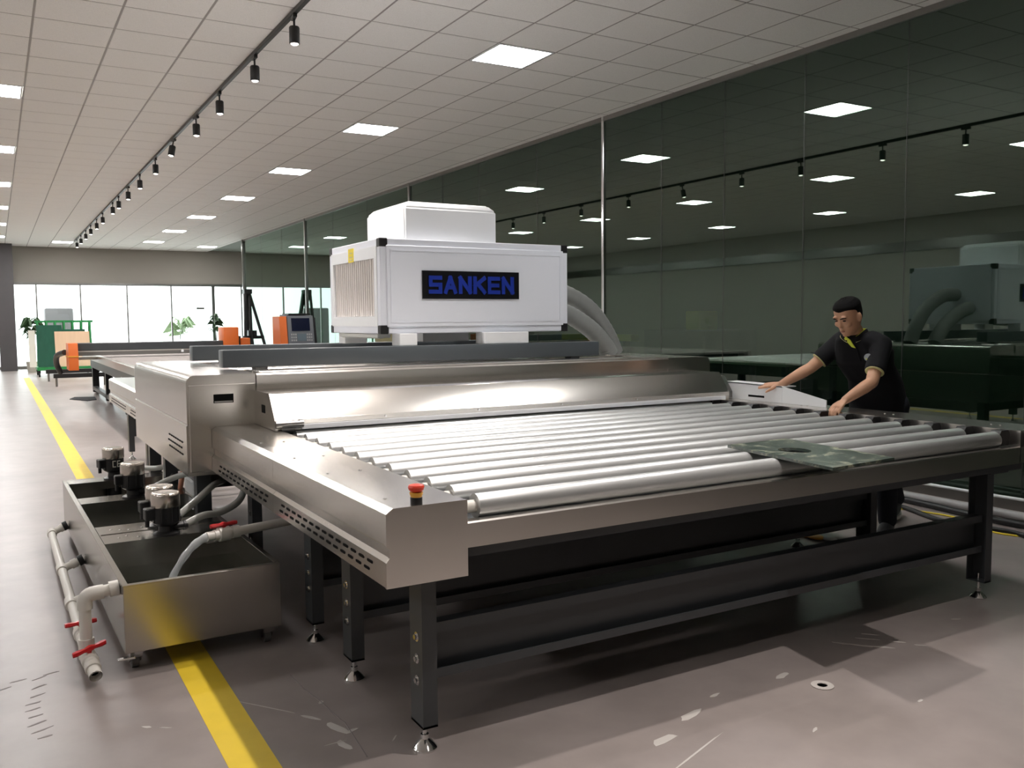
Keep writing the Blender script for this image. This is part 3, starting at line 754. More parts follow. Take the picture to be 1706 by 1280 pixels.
box(bm, -.004, w, w, TL-w, TT-.002, TT+.004, bev=.001); box(bm, TW-w, TW+.002, w, TL-w, TT-.002, TT+.004, bev=.001)
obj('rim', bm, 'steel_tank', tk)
for (a, b) in ((.80, 1.215), (1.93, 2.13), (2.71, 2.865)):
    bm = bmesh.new(); prism(bm, [(a, TT-.05), (a, TT+.003), (b, TT+.003), (b, TT-.03), (b-.003, TT-.03), (b-.003, TT), (a+.003, TT), (a+.003, TT-.05)], 'X', .024, TW-.024)
    pl = obj('pump_plate', bm, 'steel_tank', tk)
    if a == .80:
        bm = bmesh.new(); box(bm, .03, TW-.03, 1.005, 1.009, TT+.002, TT+.006); obj('fold_ridge', bm, 'steel_tank', pl)
        for (x, y) in ((.10, .90), (.14, .93), (.19, .88), (.13, 1.09), (.17, 1.07), (.24, 1.10), (.09, 1.12)):
            bm = bmesh.new(); lathe(bm, [(.008, 0), (.006, .003), (0, .004)], (x, y, TT+.003), n=10); obj('bolt', bm, 'chrome', pl)
for a in (.80, 1.93): obj('baffle', obox(th, TW-th, a+.003, a+.007, TB, TT-.05), 'steel_tank', tk)
wtr = obj('water_surface', obox(.007, TW-.007, .007, .80, .245, .2465), 'water', tk)
wtr2 = obj('water_surface', obox(.007, TW-.007, .81, 1.93, .225, .2265), 'water', tk)
def castor(u, v, brake):
    bm = bmesh.new(); box(bm, u-.035, u+.035, v-.03, v+.03, .080, .088); prism(bm, [(v-.034, .084), (v+.03, .084), (v+.048, .034), (v+.036, .022), (v+.02, .026)], 'X', u-.024, u-.018); prism(bm, [(v-.034, .084), (v+.03, .084), (v+.048, .034), (v+.036, .022), (v+.02, .026)], 'X', u+.018, u+.024); prism(bm, [(v-.036, .084), (v-.032, .084), (v-.012, .055), (v-.016, .055)], 'X', u-.024, u+.024)
    c = obj('castor', bm, 'chrome', tk)
    bm = bmesh.new(); cyl(bm, (u-.014, v+.03, .034), (u+.014, v+.03, .034), .034, n=22); obj('wheel', bm, 'wheel_grey', c)
    if brake:
        bm = bmesh.new(); box(bm, u-.075, u-.005, v-.045, v-.020, .058, .068, bev=.003); obj('brake_pedal', bm, 'chrome', c)
for (u, v, b) in ((.045, .05, True), (TW-.05, .05, False), (.045, TL-.09, False), (TW-.05, TL-.09, False)): castor(u, v, b)

def tw(u, v, z): 
    c, s = math.cos(TR), math.sin(TR); return Vector((TO[0]+u*c-v*s, TO[1]+u*s+v*c, z))
# ------------------------------------------------------------------ pumps
def pump():
    t = thing('water_pump', 'pump', 'pump', (0, 0, 0), local=True)
    bm = bmesh.new(); lathe(bm, [(.066, 0), (.066, .010), (.052, .014), (.040, .02), (.036, .05), (0, .05)], n=22); obj('mounting_flange', bm, 'black_plastic', t)
    bm = bmesh.new(); lathe(bm, [(.036, .046), (.058, .058), (.066, .066), (.067, .152), (.0, .152)], n=28)
    for k in range(18):
        a = 2*math.pi*k/18; c, s = math.cos(a), math.sin(a)
        if k % 2 == 0: cyl(bm, (c*.067, s*.067, .07), (c*.067, s*.067, .145), .004, n=6)
    obj('motor_body', bm, 'black_plastic', t)
    bm = bmesh.new(); pr = [(.070, .146), (.071, .150), (.071, .205)]
    for k in range(1, 5): a = math.pi/2*k/4; pr.append((.071-.016+.016*math.cos(a), .205+.016*math.sin(a)))
    pr += [(.045, .2205), (.03, .219), (0, .219)]; lathe(bm, pr, n=30)
    for k in range(20):
        a = 2*math.pi*k/20; ball(bm, (.0645*math.cos(a), .0645*math.sin(a), .213), (.005, .005, .006), u=8, v=6)
    obj('fan_cap', bm, 'cap_metal', t)
    bm = bmesh.new(); box(bm, -.105, -.055, -.03, .03, .085, .145, bev=.005); cyl(bm, (-.092, 0, .05), (-.092, 0, .09), .011, n=10); obj('terminal_box', bm, 'black_plastic', t)
    bm = bmesh.new(); cyl(bm, (.03, 0, .034), (.105, 0, .034), .021, n=16); cyl(bm, (.085, 0, .034), (.097, 0, .034), .025, n=16); obj('outlet', bm, 'black_plastic', t)
    bm = bmesh.new(); cyl(bm, (0, 0, -.25), (0, 0, 0), .045, n=18); lathe(bm, [(.03, -.27), (.055, -.25), (.055, -.215), (.045, -.21)], n=18); obj('suction_column', bm, 'black_plastic', t)
    return t
PUMPS = [((.672, 6.70), 'black pump with steel cap and side terminal box on the far tank plate'), ((.700, 5.915), 'black pump with steel cap on the middle tank plate'),
         ((.718, 4.985), 'black pump with steel cap half hidden behind another pump'), ((.715, 4.775), 'black pump with steel cap beside the running water pipe')]
pp = pump()
for k, ((x, y), lb) in enumerate(PUMPS):
    o = pp if k == 0 else copy_tree(pp); o.location = (x, y, TT+.003); o['label'] = lb; o['group'] = 'pumps on the water tank'; o.rotation_euler = (0, 0, (-.1, -2.9, .1, .1)[k] if k != 1 else .0)
    if k == 0:
        o.rotation_euler = (0, 0, .25)
# the two printed letters on the far pump's body
q0 = pp
for ch, a in (('C', -1.85), ('E', -1.45)):
    c, s = math.cos(a), math.sin(a); ux = Vector((-s, c, 0))
    obj('printed_letter', letter(ch, Vector((c*.0725, s*.0725, .09))-ux*.011, ux, (0, 0, 1), .022, .045, .006, .001), 'board_pale', q0, smooth=False)
# clear hoses from the pumps to the machine
def hose(lb, pts, r=.019, mat='hose_clear', name='water_hose', cat='hose', grp=None):
    return tag(obj(name, BM(tube, spline(pts, 8), r, 12), mat), lb, cat, grp)
hz = TT+.037
hose('clear hose from the pump beside the running water pipe', [(.80, 4.785, hz), (.90, 4.80, hz+.035), (1.0, 4.86, hz+.03), (1.12, 4.95, hz+.06), (1.2, 5.1, hz+.12)])
hose('clear hose from the half hidden pump', [(.80, 5.0, hz), (.92, 5.06, hz+.07), (1.04, 5.2, hz+.12), (1.16, 5.45, hz+.10)])
hose('clear hose from the pump on the middle tank plate', [(.79, 5.915, hz), (.90, 5.92, hz+.05), (1.02, 5.8, hz+.10), (1.2, 5.65, hz+.10)])
hose('short clear hose from the pump with the terminal box', [(.765, 6.72, hz), (.85, 6.73, hz+.02), (.93, 6.6, hz+.03), (1.05, 6.5, hz+.06)])
hose('thin black cable looping behind the pumps', [(.98, 6.2, .45), (.93, 6.1, .42), (.90, 6.2, .36), (.94, 6.35, .30), (1.0, 6.4, .2)], .009, 'black_rubber', 'cable', 'cable')

# ------------------------------------------------------------------ white drain pipework beside the tank
dp = thing('drain_pipework', 'white plastic drain pipe manifold with red valves beside the tank', 'pipework', (.27, 4.0, 0))
R = .023
bm = bmesh.new(); mz = .085
tube(bm, [(.262, 6.50, mz), (.270, 4.22, mz)], R, 16)
obj('manifold_pipe', bm, 'pvc', dp)
def fit(name, p0, p1, r): obj(name, ocyl(p0, p1, r, n=16), 'pvc', dp)
for k, y in enumerate((6.50, 5.50, 4.80)):
    tx = tw(0, y-TO[1], 0).x
    obj('branch_pipe', ocyl((.262, y, mz+.0), (tx-.002, y, mz+.045), R*.92, n=16), 'pvc', dp)
    fit('tee_fitting', (.264, y-.05, mz), (.264, y+.05 if k else y+.026, mz), R*1.25)
    d = Vector((tx-.262, 0, .045)).normalized()
    fit('pipe_coupling', Vector((.262, y, mz))+d*.055, Vector((.262, y, mz))+d*.085, R*1.15)
    obj('seal_ring', ocyl((tx-.030, y, mz+.034), (tx-.003, y, mz+.045), R*1.3, n=16), 'black_rubber', dp)
def red_valve(c, axis, L=.062):
    """ball valve body along an axis with a butterfly handle"""
    c = Vector(c); a = Vector(axis).normalized()
    b = obj('ball_valve', BM(tube, [c-a*.05, c-a*.03, c-a*.026, c+a*.026, c+a*.03, c+a*.05], [R*1.15, R*1.15, R*1.45, R*1.45, R*1.15, R*1.15], 16), 'pvc', None)
    return b
def butterfly(par, c, along, up, L=.065):
    c, along, up = Vector(c), Vector(along).normalized(), Vector(up).normalized(); s = along.cross(up)
    bm = bmesh.new()
    rings = []
    for t, w, h in ((-1, .011, .016), (-.75, .015, .018), (-.3, .010, .014), (0, .016, .024), (.3, .010, .014), (.75, .015, .018), (1, .011, .016)):
        o = c+along*L*t; rings.append([o+s*w, o+s*w*.6+up*h*.5, o-s*w*.6+up*h*.5, o-s*w, o-s*w*.6-up*h*.5, o+s*w*.6-up*h*.5])
    loft(bm, rings); cyl(bm, c-up*.03, c, .009, n=10)
    return obj('valve_handle', bm, 'valve_red', par)
def valve(par, c, axis, along, up, off=.048):
    c = Vector(c); a = Vector(axis).normalized()
    b = obj('ball_valve', BM(tube, [c-a*.05, c-a*.03, c-a*.026, c+a*.026, c+a*.03, c+a*.05], [R*1.15, R*1.15, R*1.45, R*1.45, R*1.15, R*1.15], 16), 'pvc', par)
    butterfly(b, c+Vector(up).normalized()*off, along, up)
    return b
valve(dp, (.272, 4.30, mz), (0, 1, 0), (1, .15, 0), (0, 0, 1))
# overflow: out of the wall, elbow, down through a second valve, nozzle
oy = 4.02; tx = tw(0, oy-TO[1], 0).x
P = [(tx-.002, oy, .345), (tx-.06, oy, .340)]+[(.272+.03-.03*math.sin(t), oy, .335-.03+.03*math.cos(t)) for t in [math.pi/2*k/5 for k in range(6)]]+[(.272, oy, .13)]
obj('overflow_pipe', BM(tube, P, R*1.05, 16), 'pvc', dp)
fit('pipe_coupling', (tx-.04, oy, .3435), (tx-.004, oy, .346), R*1.4)
P2 = [(.302-.03*math.sin(t), oy, .305+.03*math.cos(t)) for t in [math.pi/2*(k-.6)/5 for k in range(1, 7)]]
obj('elbow_fitting', BM(tube, [(.345, oy, .338), (.318, oy, .337)]+P2+[(.272, oy, .275)], R*1.32, 16), 'pvc', dp)
fit('tee_fitting', (.272, oy, .066), (.272, oy, .15), R*1.35)
obj('link_pipe', ocyl((.271, 4.25, mz), (.272, oy, mz), R*1.05, n=16), 'pvc', dp)
v = valve(dp, (.277, 3.955, mz-.006), (.09, -1, -.1), (1, .1, .25), (0, -.15, 1), .05)
bm = bmesh.new()
p0, ax = Vector((.281, 3.915, .070)), Vector((.12, -1, -.35)).normalized()
tube(bm, [p0, p0+ax*.03, p0+ax*.031, p0+ax*.075], [R*1.35, R*1.35, R*1.1, R*1.1], 18, caps=False)
tube(bm, [p0+ax*.075, p0+ax*.02], [R*.86, R*.86], 18, caps=False)
n_ = 18
obj('drain_nozzle', bm, 'pvc', dp)
obj('nozzle_bore', ocyl(p0+ax*.04, p0+ax*.045, R*.86, n=18), 'hole_shade', dp)

# ------------------------------------------------------------------ supply pipe pouring into the tank
spp = thing('supply_pipe', 'white plastic pipe with red valve pouring water into the tank', 'pipe', (1.0, 4.3, .45))
def L(t): return Vector((.80, 4.235, .4615)).lerp(Vector((1.26, 4.345, .4685)), t)
obj('pipe', ocyl(L(.34), L(1.0), R*.95, n=16), 'pvc', spp)
vb = valve(spp, L(.20), L(1)-L(0), L(1)-L(0), (0, 0, 1), .045)
obj('pipe_coupling', ocyl(L(.28), L(.36), R*1.25, n=16), 'pvc', spp)
obj('outlet_nozzle', ocyl(L(.02), L(.12), R*1.0, n=16), 'pvc', spp)
bm = bmesh.new(); pts = []; rad = []
a = L(.05); fall = a.z-.246
for k in range(15):
    t = k/14; pts.append(Vector((a.x-.185*t, a.y+.03*t, a.z-fall*t*t*.9-fall*.1*t))); rad.append(.021-.007*t+.002*math.sin(k*1.7))
tube(bm, pts, rad, 12)
tag(obj('water_stream', bm, 'water_jet' if 'water_jet' in MAT else 'water'), 'arc of clear water falling from the white pipe into the tank', 'water')
tag(obj('steel_bracket', BM(prism, [(0.80, 4.46), (.84, 4.36), (.93, 4.40), (.89, 4.50)], 'Z', .395, .40), 'steel_tank'), 'small bent steel plate lying near the running pipe', 'plate')

# ================================================================== CABLES AND PIPES BY THE GLASS
hose('thin white pipe running along the foot of the glass partition', [(6.45, 2.0, .12), (6.44, 3.2, .12), (6.42, 4.0, .115), (6.40, 5.2, .12), (6.42, 7.5, .12)], .012, 'white_enamel', 'floor_pipe', 'pipe')
hose('thick grey conduit lying on the floor by the glass partition', [(6.28, 1.8, .032), (6.27, 3.0, .032), (6.25, 4.2, .032), (6.28, 5.4, .032), (6.25, 7.5, .032)], .030, 'cable_grey', 'floor_conduit', 'conduit')
hose('thick black cable lying on the floor beside the grey conduit', [(6.12, 1.6, .026), (6.10, 2.8, .026), (6.02, 3.6, .026), (6.12, 4.6, .026), (6.05, 6.5, .026)], .024, 'black_rubber', 'floor_cable', 'cable')
hose('black cable curving out over the grey floor', [(5.45, 2.2, .018), (5.62, 2.9, .018), (5.80, 3.35, .018), (5.72, 3.8, .018), (5.9, 4.3, .018), (6.0, 5.2, .018)], .017, 'black_rubber', 'floor_cable', 'cable')
hose('thin yellow wire looping on the floor by the black cables', [(5.55, 2.6, .006), (5.9, 3.0, .006), (5.75, 3.45, .006), (5.95, 3.9, .006), (5.8, 4.5, .006)], .006, 'yellow_label', 'floor_wire', 'wire')
og = thing('work_glove', 'orange and white work glove lying under the roller table', 'glove', (4.62, 3.95, 0))
bm = bmesh.new(); ball(bm, (4.62, 3.98, .014), (.05, .06, .014)); 
for k in range(4): ball(bm, (4.585+.024*k, 4.05, .011), (.010, .035, .011))
obj('palm', bm, 'stop_orange', og); obj('cuff', BM(ball, (4.66, 3.90, .014), (.045, .05, .013)), 'sole', og)
tr2 = thing('tape_ring', 'small pale tape ring lying flat on the floor', 'tape', (2.776, 2.347, 0))
bm = bmesh.new(); lathe(bm, [(.020, .001), (.044, .001), (.044, .004), (.020, .004), (.020, .001)], (2.776, 2.347, 0), n=28); obj('ring', bm, 'scuff', tr2)
# ================================================================== THE MAN
def remesh(bm, voxel, name, it=6):
    me = bpy.data.meshes.new('tmp'); bm.to_mesh(me); bm.free()
    o = bpy.data.objects.new('tmp', me); COL.objects.link(o)
    m = o.modifiers.new('r', 'REMESH'); m.mode = 'VOXEL'; m.voxel_size = voxel; m.adaptivity = 0
    s = o.modifiers.new('s', 'SMOOTH'); s.factor = .5; s.iterations = it
    dg = bpy.context.evaluated_depsgraph_get(); dg.update()
    ev = o.evaluated_get(dg); out = bpy.data.meshes.new_from_object(ev, depsgraph=dg)
    bpy.data.objects.remove(o); b = bmesh.new(); b.from_mesh(out); return b
def chain(bm, pts, n=14):
    for (a, ra), (b, rb) in zip(pts, pts[1:]): cyl(bm, a, b, ra, rb, n)
    for p, r in pts: ball(bm, p, r, u=n, v=8)
def torso_loft(bm, rings, side, fwd, n=24):
    R_ = []
    for c, w, d in rings:
        c = Vector(c); ring = []
        for k in range(n):
            t = 2*math.pi*k/n; cs, sn = math.cos(t), math.sin(t)
            x = math.copysign(abs(cs)**.8, cs)*w; y = math.copysign(abs(sn)**.85, sn)*d
            ring.append(c+side*x+fwd*y)
        R_.append(ring)
    loft(bm, R_)
PV = Vector
fw = PV((-.92, -.39, 0)).normalized()          # where the chest points
sd = PV((fw.y, -fw.x, 0))                       # towards his right hand
if sd.y < 0: sd = -sd
pel = PV((5.12, 3.90, .90)); waist = PV((5.085, 3.905, 1.03)); chest = PV((4.995, 3.92, 1.20)); neckb = PV((4.93, 3.945, 1.345))
hc = PV((4.845, 3.935, 1.465))                  # middle of the head
shR = PV((4.985, 4.105, 1.295)); shL = PV((4.955, 3.765, 1.275))
elR = PV((4.815, 4.215, 1.115)); wrR = PV((4.645, 4.315, 1.005))
elL = PV((4.785, 3.700, 1.045)); wrL = PV((4.545, 3.705, .945))
hipR, hipL = pel+sd*.095-PV((0, 0, .03)), pel-sd*.095-PV((0, 0, .03))
knL, anL = PV((5.08, 3.80, .49)), PV((5.10, 3.80, .095))
knR, anR = PV((5.36, 4.03, .47)), PV((5.62, 4.12, .13))
# ---- body: one continuous skin
bm = bmesh.new()
torso_loft(bm, [(pel-PV((0, 0, .08)), .14, .10), (pel, .155, .105), (waist, .135, .095), (chest-PV((0, 0, .05)), .150, .100), (chest+PV((-.01, 0, .05)), .155, .098), (neckb-PV((-.01, 0, .03)), .10, .075)], sd, fw)
chain(bm, [(neckb-PV((-.02, 0, .03)), .062), (neckb, .056), (hc-PV((-.035, .0, .06)), .053)])
for sh, el, wr in ((shR, elR, wrR), (shL, elL, wrL)):
    m1 = sh.lerp(el, .5); m2 = el.lerp(wr, .3)
    chain(bm, [(sh, .054), (m1, .046), (el, .039), (m2, .040), (el.lerp(wr, .65), .034), (wr, .026)])
for hp, kn, an in ((hipR, knR, anR), (hipL, knL, anL)):
    chain(bm, [(hp, .085), (hp.lerp(kn, .5), .072), (kn, .054), (kn.lerp(an, .3), .052), (an, .036)])
# head in its own frame: f forward (looking down to his right hand side), u up, s side
hf = PV((-.93, -.02, -.46)).normalized(); hs = hf.cross(PV((0, 0, 1))).normalized(); hu = hs.cross(hf)
def H(s, f, u): return hc+hs*s+hf*f+hu*u
def head_ring(u, w, fr, bk, n=26, grow=0):
    r = []
    for k in range(n):
        t = 2*math.pi*k/n; c, s = math.cos(t), math.sin(t)
        ff = (fr if s > 0 else bk)+grow
        r.append(H(math.copysign(abs(c)**.85, c)*(w+grow), math.copysign(abs(s)**.9, s)*ff, u))
    return r
HR = [(-.118, .022, .062, -.02), (-.108, .040, .082, .0), (-.085, .055, .090, .035), (-.055, .064, .090, .065), (-.02, .071, .090, .088), (.02, .075, .090, .098), (.055, .075, .086, .098), (.085, .066, .070, .085), (.105, .047, .045, .062), (.116, .020, .016, .03)]
loft(bm, [head_ring(u, w, f, b) for u, w, f, b in HR])
# nose, brow, cheeks, lips, ears
loft(bm, [[H(-.006, .088, .012), H(.006, .088, .012), H(.004, .097, .012), H(-.004, .097, .012)], [H(-.010, .086, -.012), H(.010, .086, -.012), H(.006, .106, -.012), H(-.006, .106, -.012)], [H(-.017, .082, -.033), H(.017, .082, -.033), H(.008, .112, -.031), H(-.008, .112, -.031)], [H(-.012, .082, -.040), H(.012, .082, -.040), H(.006, .098, -.040), H(-.006, .098, -.040)]])
for s in (-1, 1):
    ball(bm, H(s*.032, .082, .030), (.020, .020, .010)); ball(bm, H(s*.040, .070, -.022), (.022, .022, .020))
    q = Matrix((hs, hf, hu)).transposed().to_quaternion()
    ball(bm, H(s*.078, -.008, -.008), (.010, .020, .030), q)
ball(bm, H(0, .088, -.062), (.022, .012, .010)); ball(bm, H(0, .078, -.098), (.024, .016, .014))
# hands: palm block and five separate bent fingers
def hand(wr, d, back, spread_sign, curl, flat):
    """d: direction of the hand, back: normal of the back of the hand, thumb on the side spread_sign*(d x back)"""
    d, back = d.normalized(), back.normalized(); s = d.cross(back).normalized(); back = s.cross(d)
    rings = []
    for t, w, h in ((0, .024, .019), (.03, .032, .017), (.06, .040, .015), (.088, .041, .013)):
        c = wr+d*t; rings.append([c+s*w*math.cos(a)+back*h*math.sin(a) for a in [2*math.pi*k/12 for k in range(12)]])
    loft(bm, rings)
    for k in range(4):
        off = (1.5-k)*.021*spread_sign; ln = (.070, .078, .073, .058)[k]
        p = wr+d*.082+s*off; sp = s*(1.5-k)*.10*spread_sign
        d1 = (d+sp-back*curl*.5).normalized(); d2 = (d+sp-back*curl*1.2).normalized(); d3 = (d+sp*.5-back*curl*2.0).normalized()
        p1 = p+d1*ln*.45; p2 = p1+d2*ln*.32; p3 = p2+d3*ln*.26
        chain(bm, [(p-d*.02, .0105), (p1, .0098), (p2, .0088), (p3, .0075)], 10)
    p = wr+d*.028+s*.026*spread_sign; q1 = p+(d*.55+s*.8*spread_sign-back*.2)*.036; q2 = q1+(d*.8+s*.35*spread_sign-back*.3)*.032; q3 = q2+(d*.9+s*.1*spread_sign-back*.4)*.022
    chain(bm, [(p, .014), (q1, .0115), (q2, .0105), (q3, .008)], 10)
hand(wrR, PV((-.30, .80, -.10)), PV((-.25, -.15, .95)), -1, .05, True)
hand(wrL, PV((-.80, .02, -.45)), PV((-.40, .1, .9)), 1, .75, False)
# feet
for an, d in ((anL, fw), (anR, PV((-.75, -.45, -.3)).normalized())):
    chain(bm, [(an-PV((0, 0, .02)), .036), (an+d*.07-PV((0, 0, .055)), .032), (an+d*.15-PV((0, 0, .065)), .024)])
man = obj('person', remesh(bm, .0055, 'b', 4), 'skin')
tag(man, 'man in black polo shirt with lime collar leaning over the rollers', 'person')
# ---- hair: cap with a high hairline, cropped sides, ragged crown
bm = bmesh.new()
loft(bm, [head_ring(u, w, f, b, grow=g) for u, w, f, b, g in ((.040, .074, -.004, .098, .005), (.058, .073, .045, .098, .008), (.074, .070, .071, .092, .011), (.092, .061, .064, .080, .013), (.112, .044, .044, .060, .012), (.125, .018, .018, .028, .008))])
loft(bm, [head_ring(u, w, f, b, grow=g) for u, w, f, b, g in ((-.060, .054, -.058, .072, .002), (-.03, .068, -.050, .088, .003), (.0, .073, -.028, .097, .004), (.03, .0745, -.008, .098, .005), (.05, .0745, .005, .098, .005))])
for k in range(130):
    a = random.uniform(0, 6.28); rr = random.uniform(0, 1)**.5; ln = random.uniform(.010, .020)
    p = H(.058*rr*math.cos(a), -.006+.070*rr*math.sin(a), .121-.036*rr*rr); cyl(bm, p, p+hu*ln*(1-.5*rr)+hf*.006+hs*random.uniform(-.006, .006), .006, .0025, 6)
for k in range(16):
    t = (k/15-.5)*1.7; p = H(.062*math.sin(t), .078*math.cos(t)-.004, .069); cyl(bm, p, p+hf*.006-hu*.010+hs*random.uniform(-.004, .004), .007, .003, 6)
obj('hair', remesh(bm, .0045, 'h', 1), 'hair', man)
for s in (-1, 1):
    obj('eye', BM(ball, H(s*.032, .0885, .008), (.013, .006, .005), q), 'eye', man)
    obj('eyebrow', BM(tube, [H(s*.014, .101, .026), H(s*.033, .101, .031), H(s*.052, .088, .026)], [.003, .0042, .002], 8), 'hair', man)
obj('lips', BM(ball, H(0, .097, -.064), (.021, .006, .007), q), 'lip', man)
# ---- polo shirt
bm = bmesh.new()
torso_loft(bm, [(pel-PV((0, 0, .13)), .185, .142), (pel-PV((0, 0, .03)), .185, .138), (waist, .172, .128), (chest-PV((0, 0, .05)), .182, .128), (chest+PV((-.01, 0, .045)), .185, .122), (chest.lerp(neckb, .75), .145, .095), (neckb+PV((.004, 0, .0)), .080, .066)], sd, fw)
sl = []
for sh, el in ((shR, elR), (shL, elL)):
    chain(bm, [(sh.lerp(neckb, .35), .070), (sh, .068), (sh.lerp(el, .40), .064)])
    e_ = sh.lerp(el, .72); cyl(bm, sh.lerp(el, .35), e_, .065, .064, 18); sl.append((e_, (el-sh).normalized()))
shirt = obj('polo_shirt', remesh(bm, .008, 's', 5), 'shirt', man)
for e_, d in sl: obj('sleeve_trim', BM(tube, [e_-d*.003, e_, e_+d*.003], [.0575, .0585, .0575], 24), 'trim_pale', shirt)
# collar: stand-up band open at the front, lime inside facing and piping
def collar(rad, z0, z1, out, mat, nm_, t0=.32, t1=2*math.pi-.32):
    bm = bmesh.new(); A_, B_, C_, D_ = [], [], [], []; c0 = neckb+PV((-.004, 0, 0)); K = 22
    for k in range(K+1):
        t = t0+(t1-t0)*k/K; dr = fw*math.cos(t)+sd*math.sin(t); drop = -.055*max(0, math.cos(t))**2
        A_.append(bm.verts.new(c0+dr*rad*1.0+PV((0, 0, z0+drop)))); B_.append(bm.verts.new(c0+dr*(rad+out)+PV((0, 0, z1+drop*.8))))
        C_.append(bm.verts.new(c0+dr*(rad+.006)+PV((0, 0, z0+drop)))); D_.append(bm.verts.new(c0+dr*(rad+out+.006)+PV((0, 0, z1+drop*.8))))
    for k in range(K):
        for a, b in ((A_, B_), (B_, D_), (D_, C_), (C_, A_)): bm.faces.new((a[k], a[k+1], b[k+1], b[k]))
    bm.faces.new((A_[0], B_[0], D_[0], C_[0])); bm.faces.new((A_[K], C_[K], D_[K], B_[K]))
    return obj(nm_, bm, mat, shirt)
collar(.066, .036, -.008, .022, 'shirt', 'collar')
collar(.0625, .038, .020, .002, 'lime', 'collar_facing')
collar(.088, -.004, -.010, .002, 'trim_pale', 'collar_piping')
from mathutils.bvhtree import BVHTree
TREE = BVHTree.FromPolygons([v.co+shirt.location+man.location for v in shirt.data.vertices], [tuple(p.vertices) for p in shirt.data.polygons])
def on_chest(s, u):
    """a point on the front of the shirt: s to his right, u up from the chest centre"""
    c = chest.lerp(neckb, u/.145) if u >= 0 else chest.lerp(waist, -u/.17)
    hit = TREE.ray_cast(c+sd*s+fw*.6, -fw)[0]
    return hit if hit is not None else c+sd*s+fw*.1
for sg in (-1, 1):
    bm = bmesh.new(); P_ = [on_chest(sg*.050, .135), on_chest(sg*.022, .11), on_chest(sg*.004, .055), on_chest(sg*.026, .062), on_chest(sg*.060, .115)]
    a = [bm.verts.new(p+fw*.012) for p in P_]; b = [bm.verts.new(p-fw*.006) for p in P_]
    bm.faces.new(a); bm.faces.new(b[::-1])
    for k in range(5): bm.faces.new((a[k], a[(k+1) % 5], b[(k+1) % 5], b[k]))
    if sg > 0: obj('placket_facing', bm, 'lime', shirt)
    else: bm.free()
bm = bmesh.new(); c = on_chest(-.075, .0); cyl(bm, c-fw*.012, c+fw*.003, .024, n=18); bd = obj('chest_badge', bm, 'badge', shirt, label='grey and lime round chest emblem')
bm = bmesh.new(); prism_pts = [c+fw*.004+sd*x_+PV((0, 0, z_)) for x_, z_ in ((-.018, -.003), (0, -.012), (.018, -.003), (0, -.024))]; fv = [bm.verts.new(p) for p in prism_pts]; gv = [bm.verts.new(p-fw*.006) for p in prism_pts]; bm.faces.new(fv); bm.faces.new(gv[::-1]); [bm.faces.new((fv[k], gv[k], gv[(k+1) % 4], fv[(k+1) % 4])) for k in range(4)]; obj('badge_swoosh', bm, 'lime', bd)
# neck opening showing skin
obj('placket', BM(tube, [on_chest(0, .06)+fw*.004, on_chest(0, .02)+fw*.004, on_chest(0, -.03)+fw*.004], .006, 8), 'shirt', shirt)
# ---- trousers and shoes
bm = bmesh.new()
torso_loft(bm, [(pel-PV((0, 0, .11)), .160, .122), (pel-PV((0, 0, .02)), .165, .122), (pel+PV((0, 0, .08)), .150, .112)], sd, fw)
for hp, kn, an in ((hipR, knR, anR), (hipL, knL, anL)):
    chain(bm, [(hp, .100), (hp.lerp(kn, .5), .088), (kn, .074), (kn.lerp(an, .5), .068), (an+PV((0, 0, .01)), .060)], 16)
obj('trousers', remesh(bm, .010, 't', 4), 'trousers', man)
for an, d, lift in ((anL, fw, 0), (anR, PV((-.75, -.45, 0)).normalized(), .02)):
    bm = bmesh.new(); g = PV((an.x, an.y, lift))
    chain(bm, [(g-d*.035+PV((0, 0, .058)), .040), (g+d*.03+PV((0, 0, .060)), .044), (g+d*.10+PV((0, 0, .048)), .038), (g+d*.175+PV((0, 0, .040)), .030)])
    s_ = obj('shoe', remesh(bm, .008, 'sh', 3), 'shoe', man)
    w = PV((-d.y, d.x, 0)); bm = bmesh.new(); pr = []
    for k in range(20):
        t = 2*math.pi*k/20; p = g+d*(.065+.145*math.cos(t))+w*.045*math.sin(t)*(1+.12*math.cos(t)); pr.append((p.x, p.y))
    prism(bm, pr, 'Z', lift, lift+.022); obj('sole', bm, 'sole', s_)

# ================================================================== CUTTING TABLE BEYOND
ct = thing('cutting_table', 'long low glass cutting table with orange bridge ends', 'cutting table', (2.7, 16, 0))
obj('table_top', obox(1.60, 3.78, 11.6, 20.4, .83, .862), 'felt', ct)
for x in (1.55, 3.76): obj('side_rail', obox(x, x+.09, 11.5, 20.5, .76, .875, bev=.006), 'rail_alu', ct)
obj('under_frame', obox(1.68, 3.7, 11.7, 20.3, .56, .83), 'black_plastic', ct)
obj('side_rail', obox(1.15, 1.56, 17.3, 17.42, .82, .87), 'rail_alu', ct)
for x in (1.75, 3.6):
    for y in (12.2, 14.8, 17.6, 20.1):
        l = obj('leg', obox(x-.06, x+.06, y-.06, y+.06, .05, .58), 'black_plastic', ct); obj('foot', ocyl((x, y, 0), (x, y, .06), .05, n=14), 'chrome', l)
for y in (14.4, 15.1): obj('lift_cylinder', ocyl((1.72, y, .12), (1.72, y, .62), .05, n=16), 'chrome', ct)
obj('bottom_rail', obox(1.69, 1.78, 12.2, 20.1, .10, .17), 'frame_grey', ct)
for y in (23.5, 24.4):
    pass
br = obj('bridge_beam', obox(1.2, 3.95, 17.0, 17.28, .985, 1.12, bev=.01), 'frame_grey', ct)
obj('bridge_rail', obox(1.2, 3.9, 16.96, 17.0, .965, .985), 'rail_alu', br); obj('bridge_skirt', obox(1.2, 3.9, 17.02, 17.2, .90, .965), 'steel_dark', br)
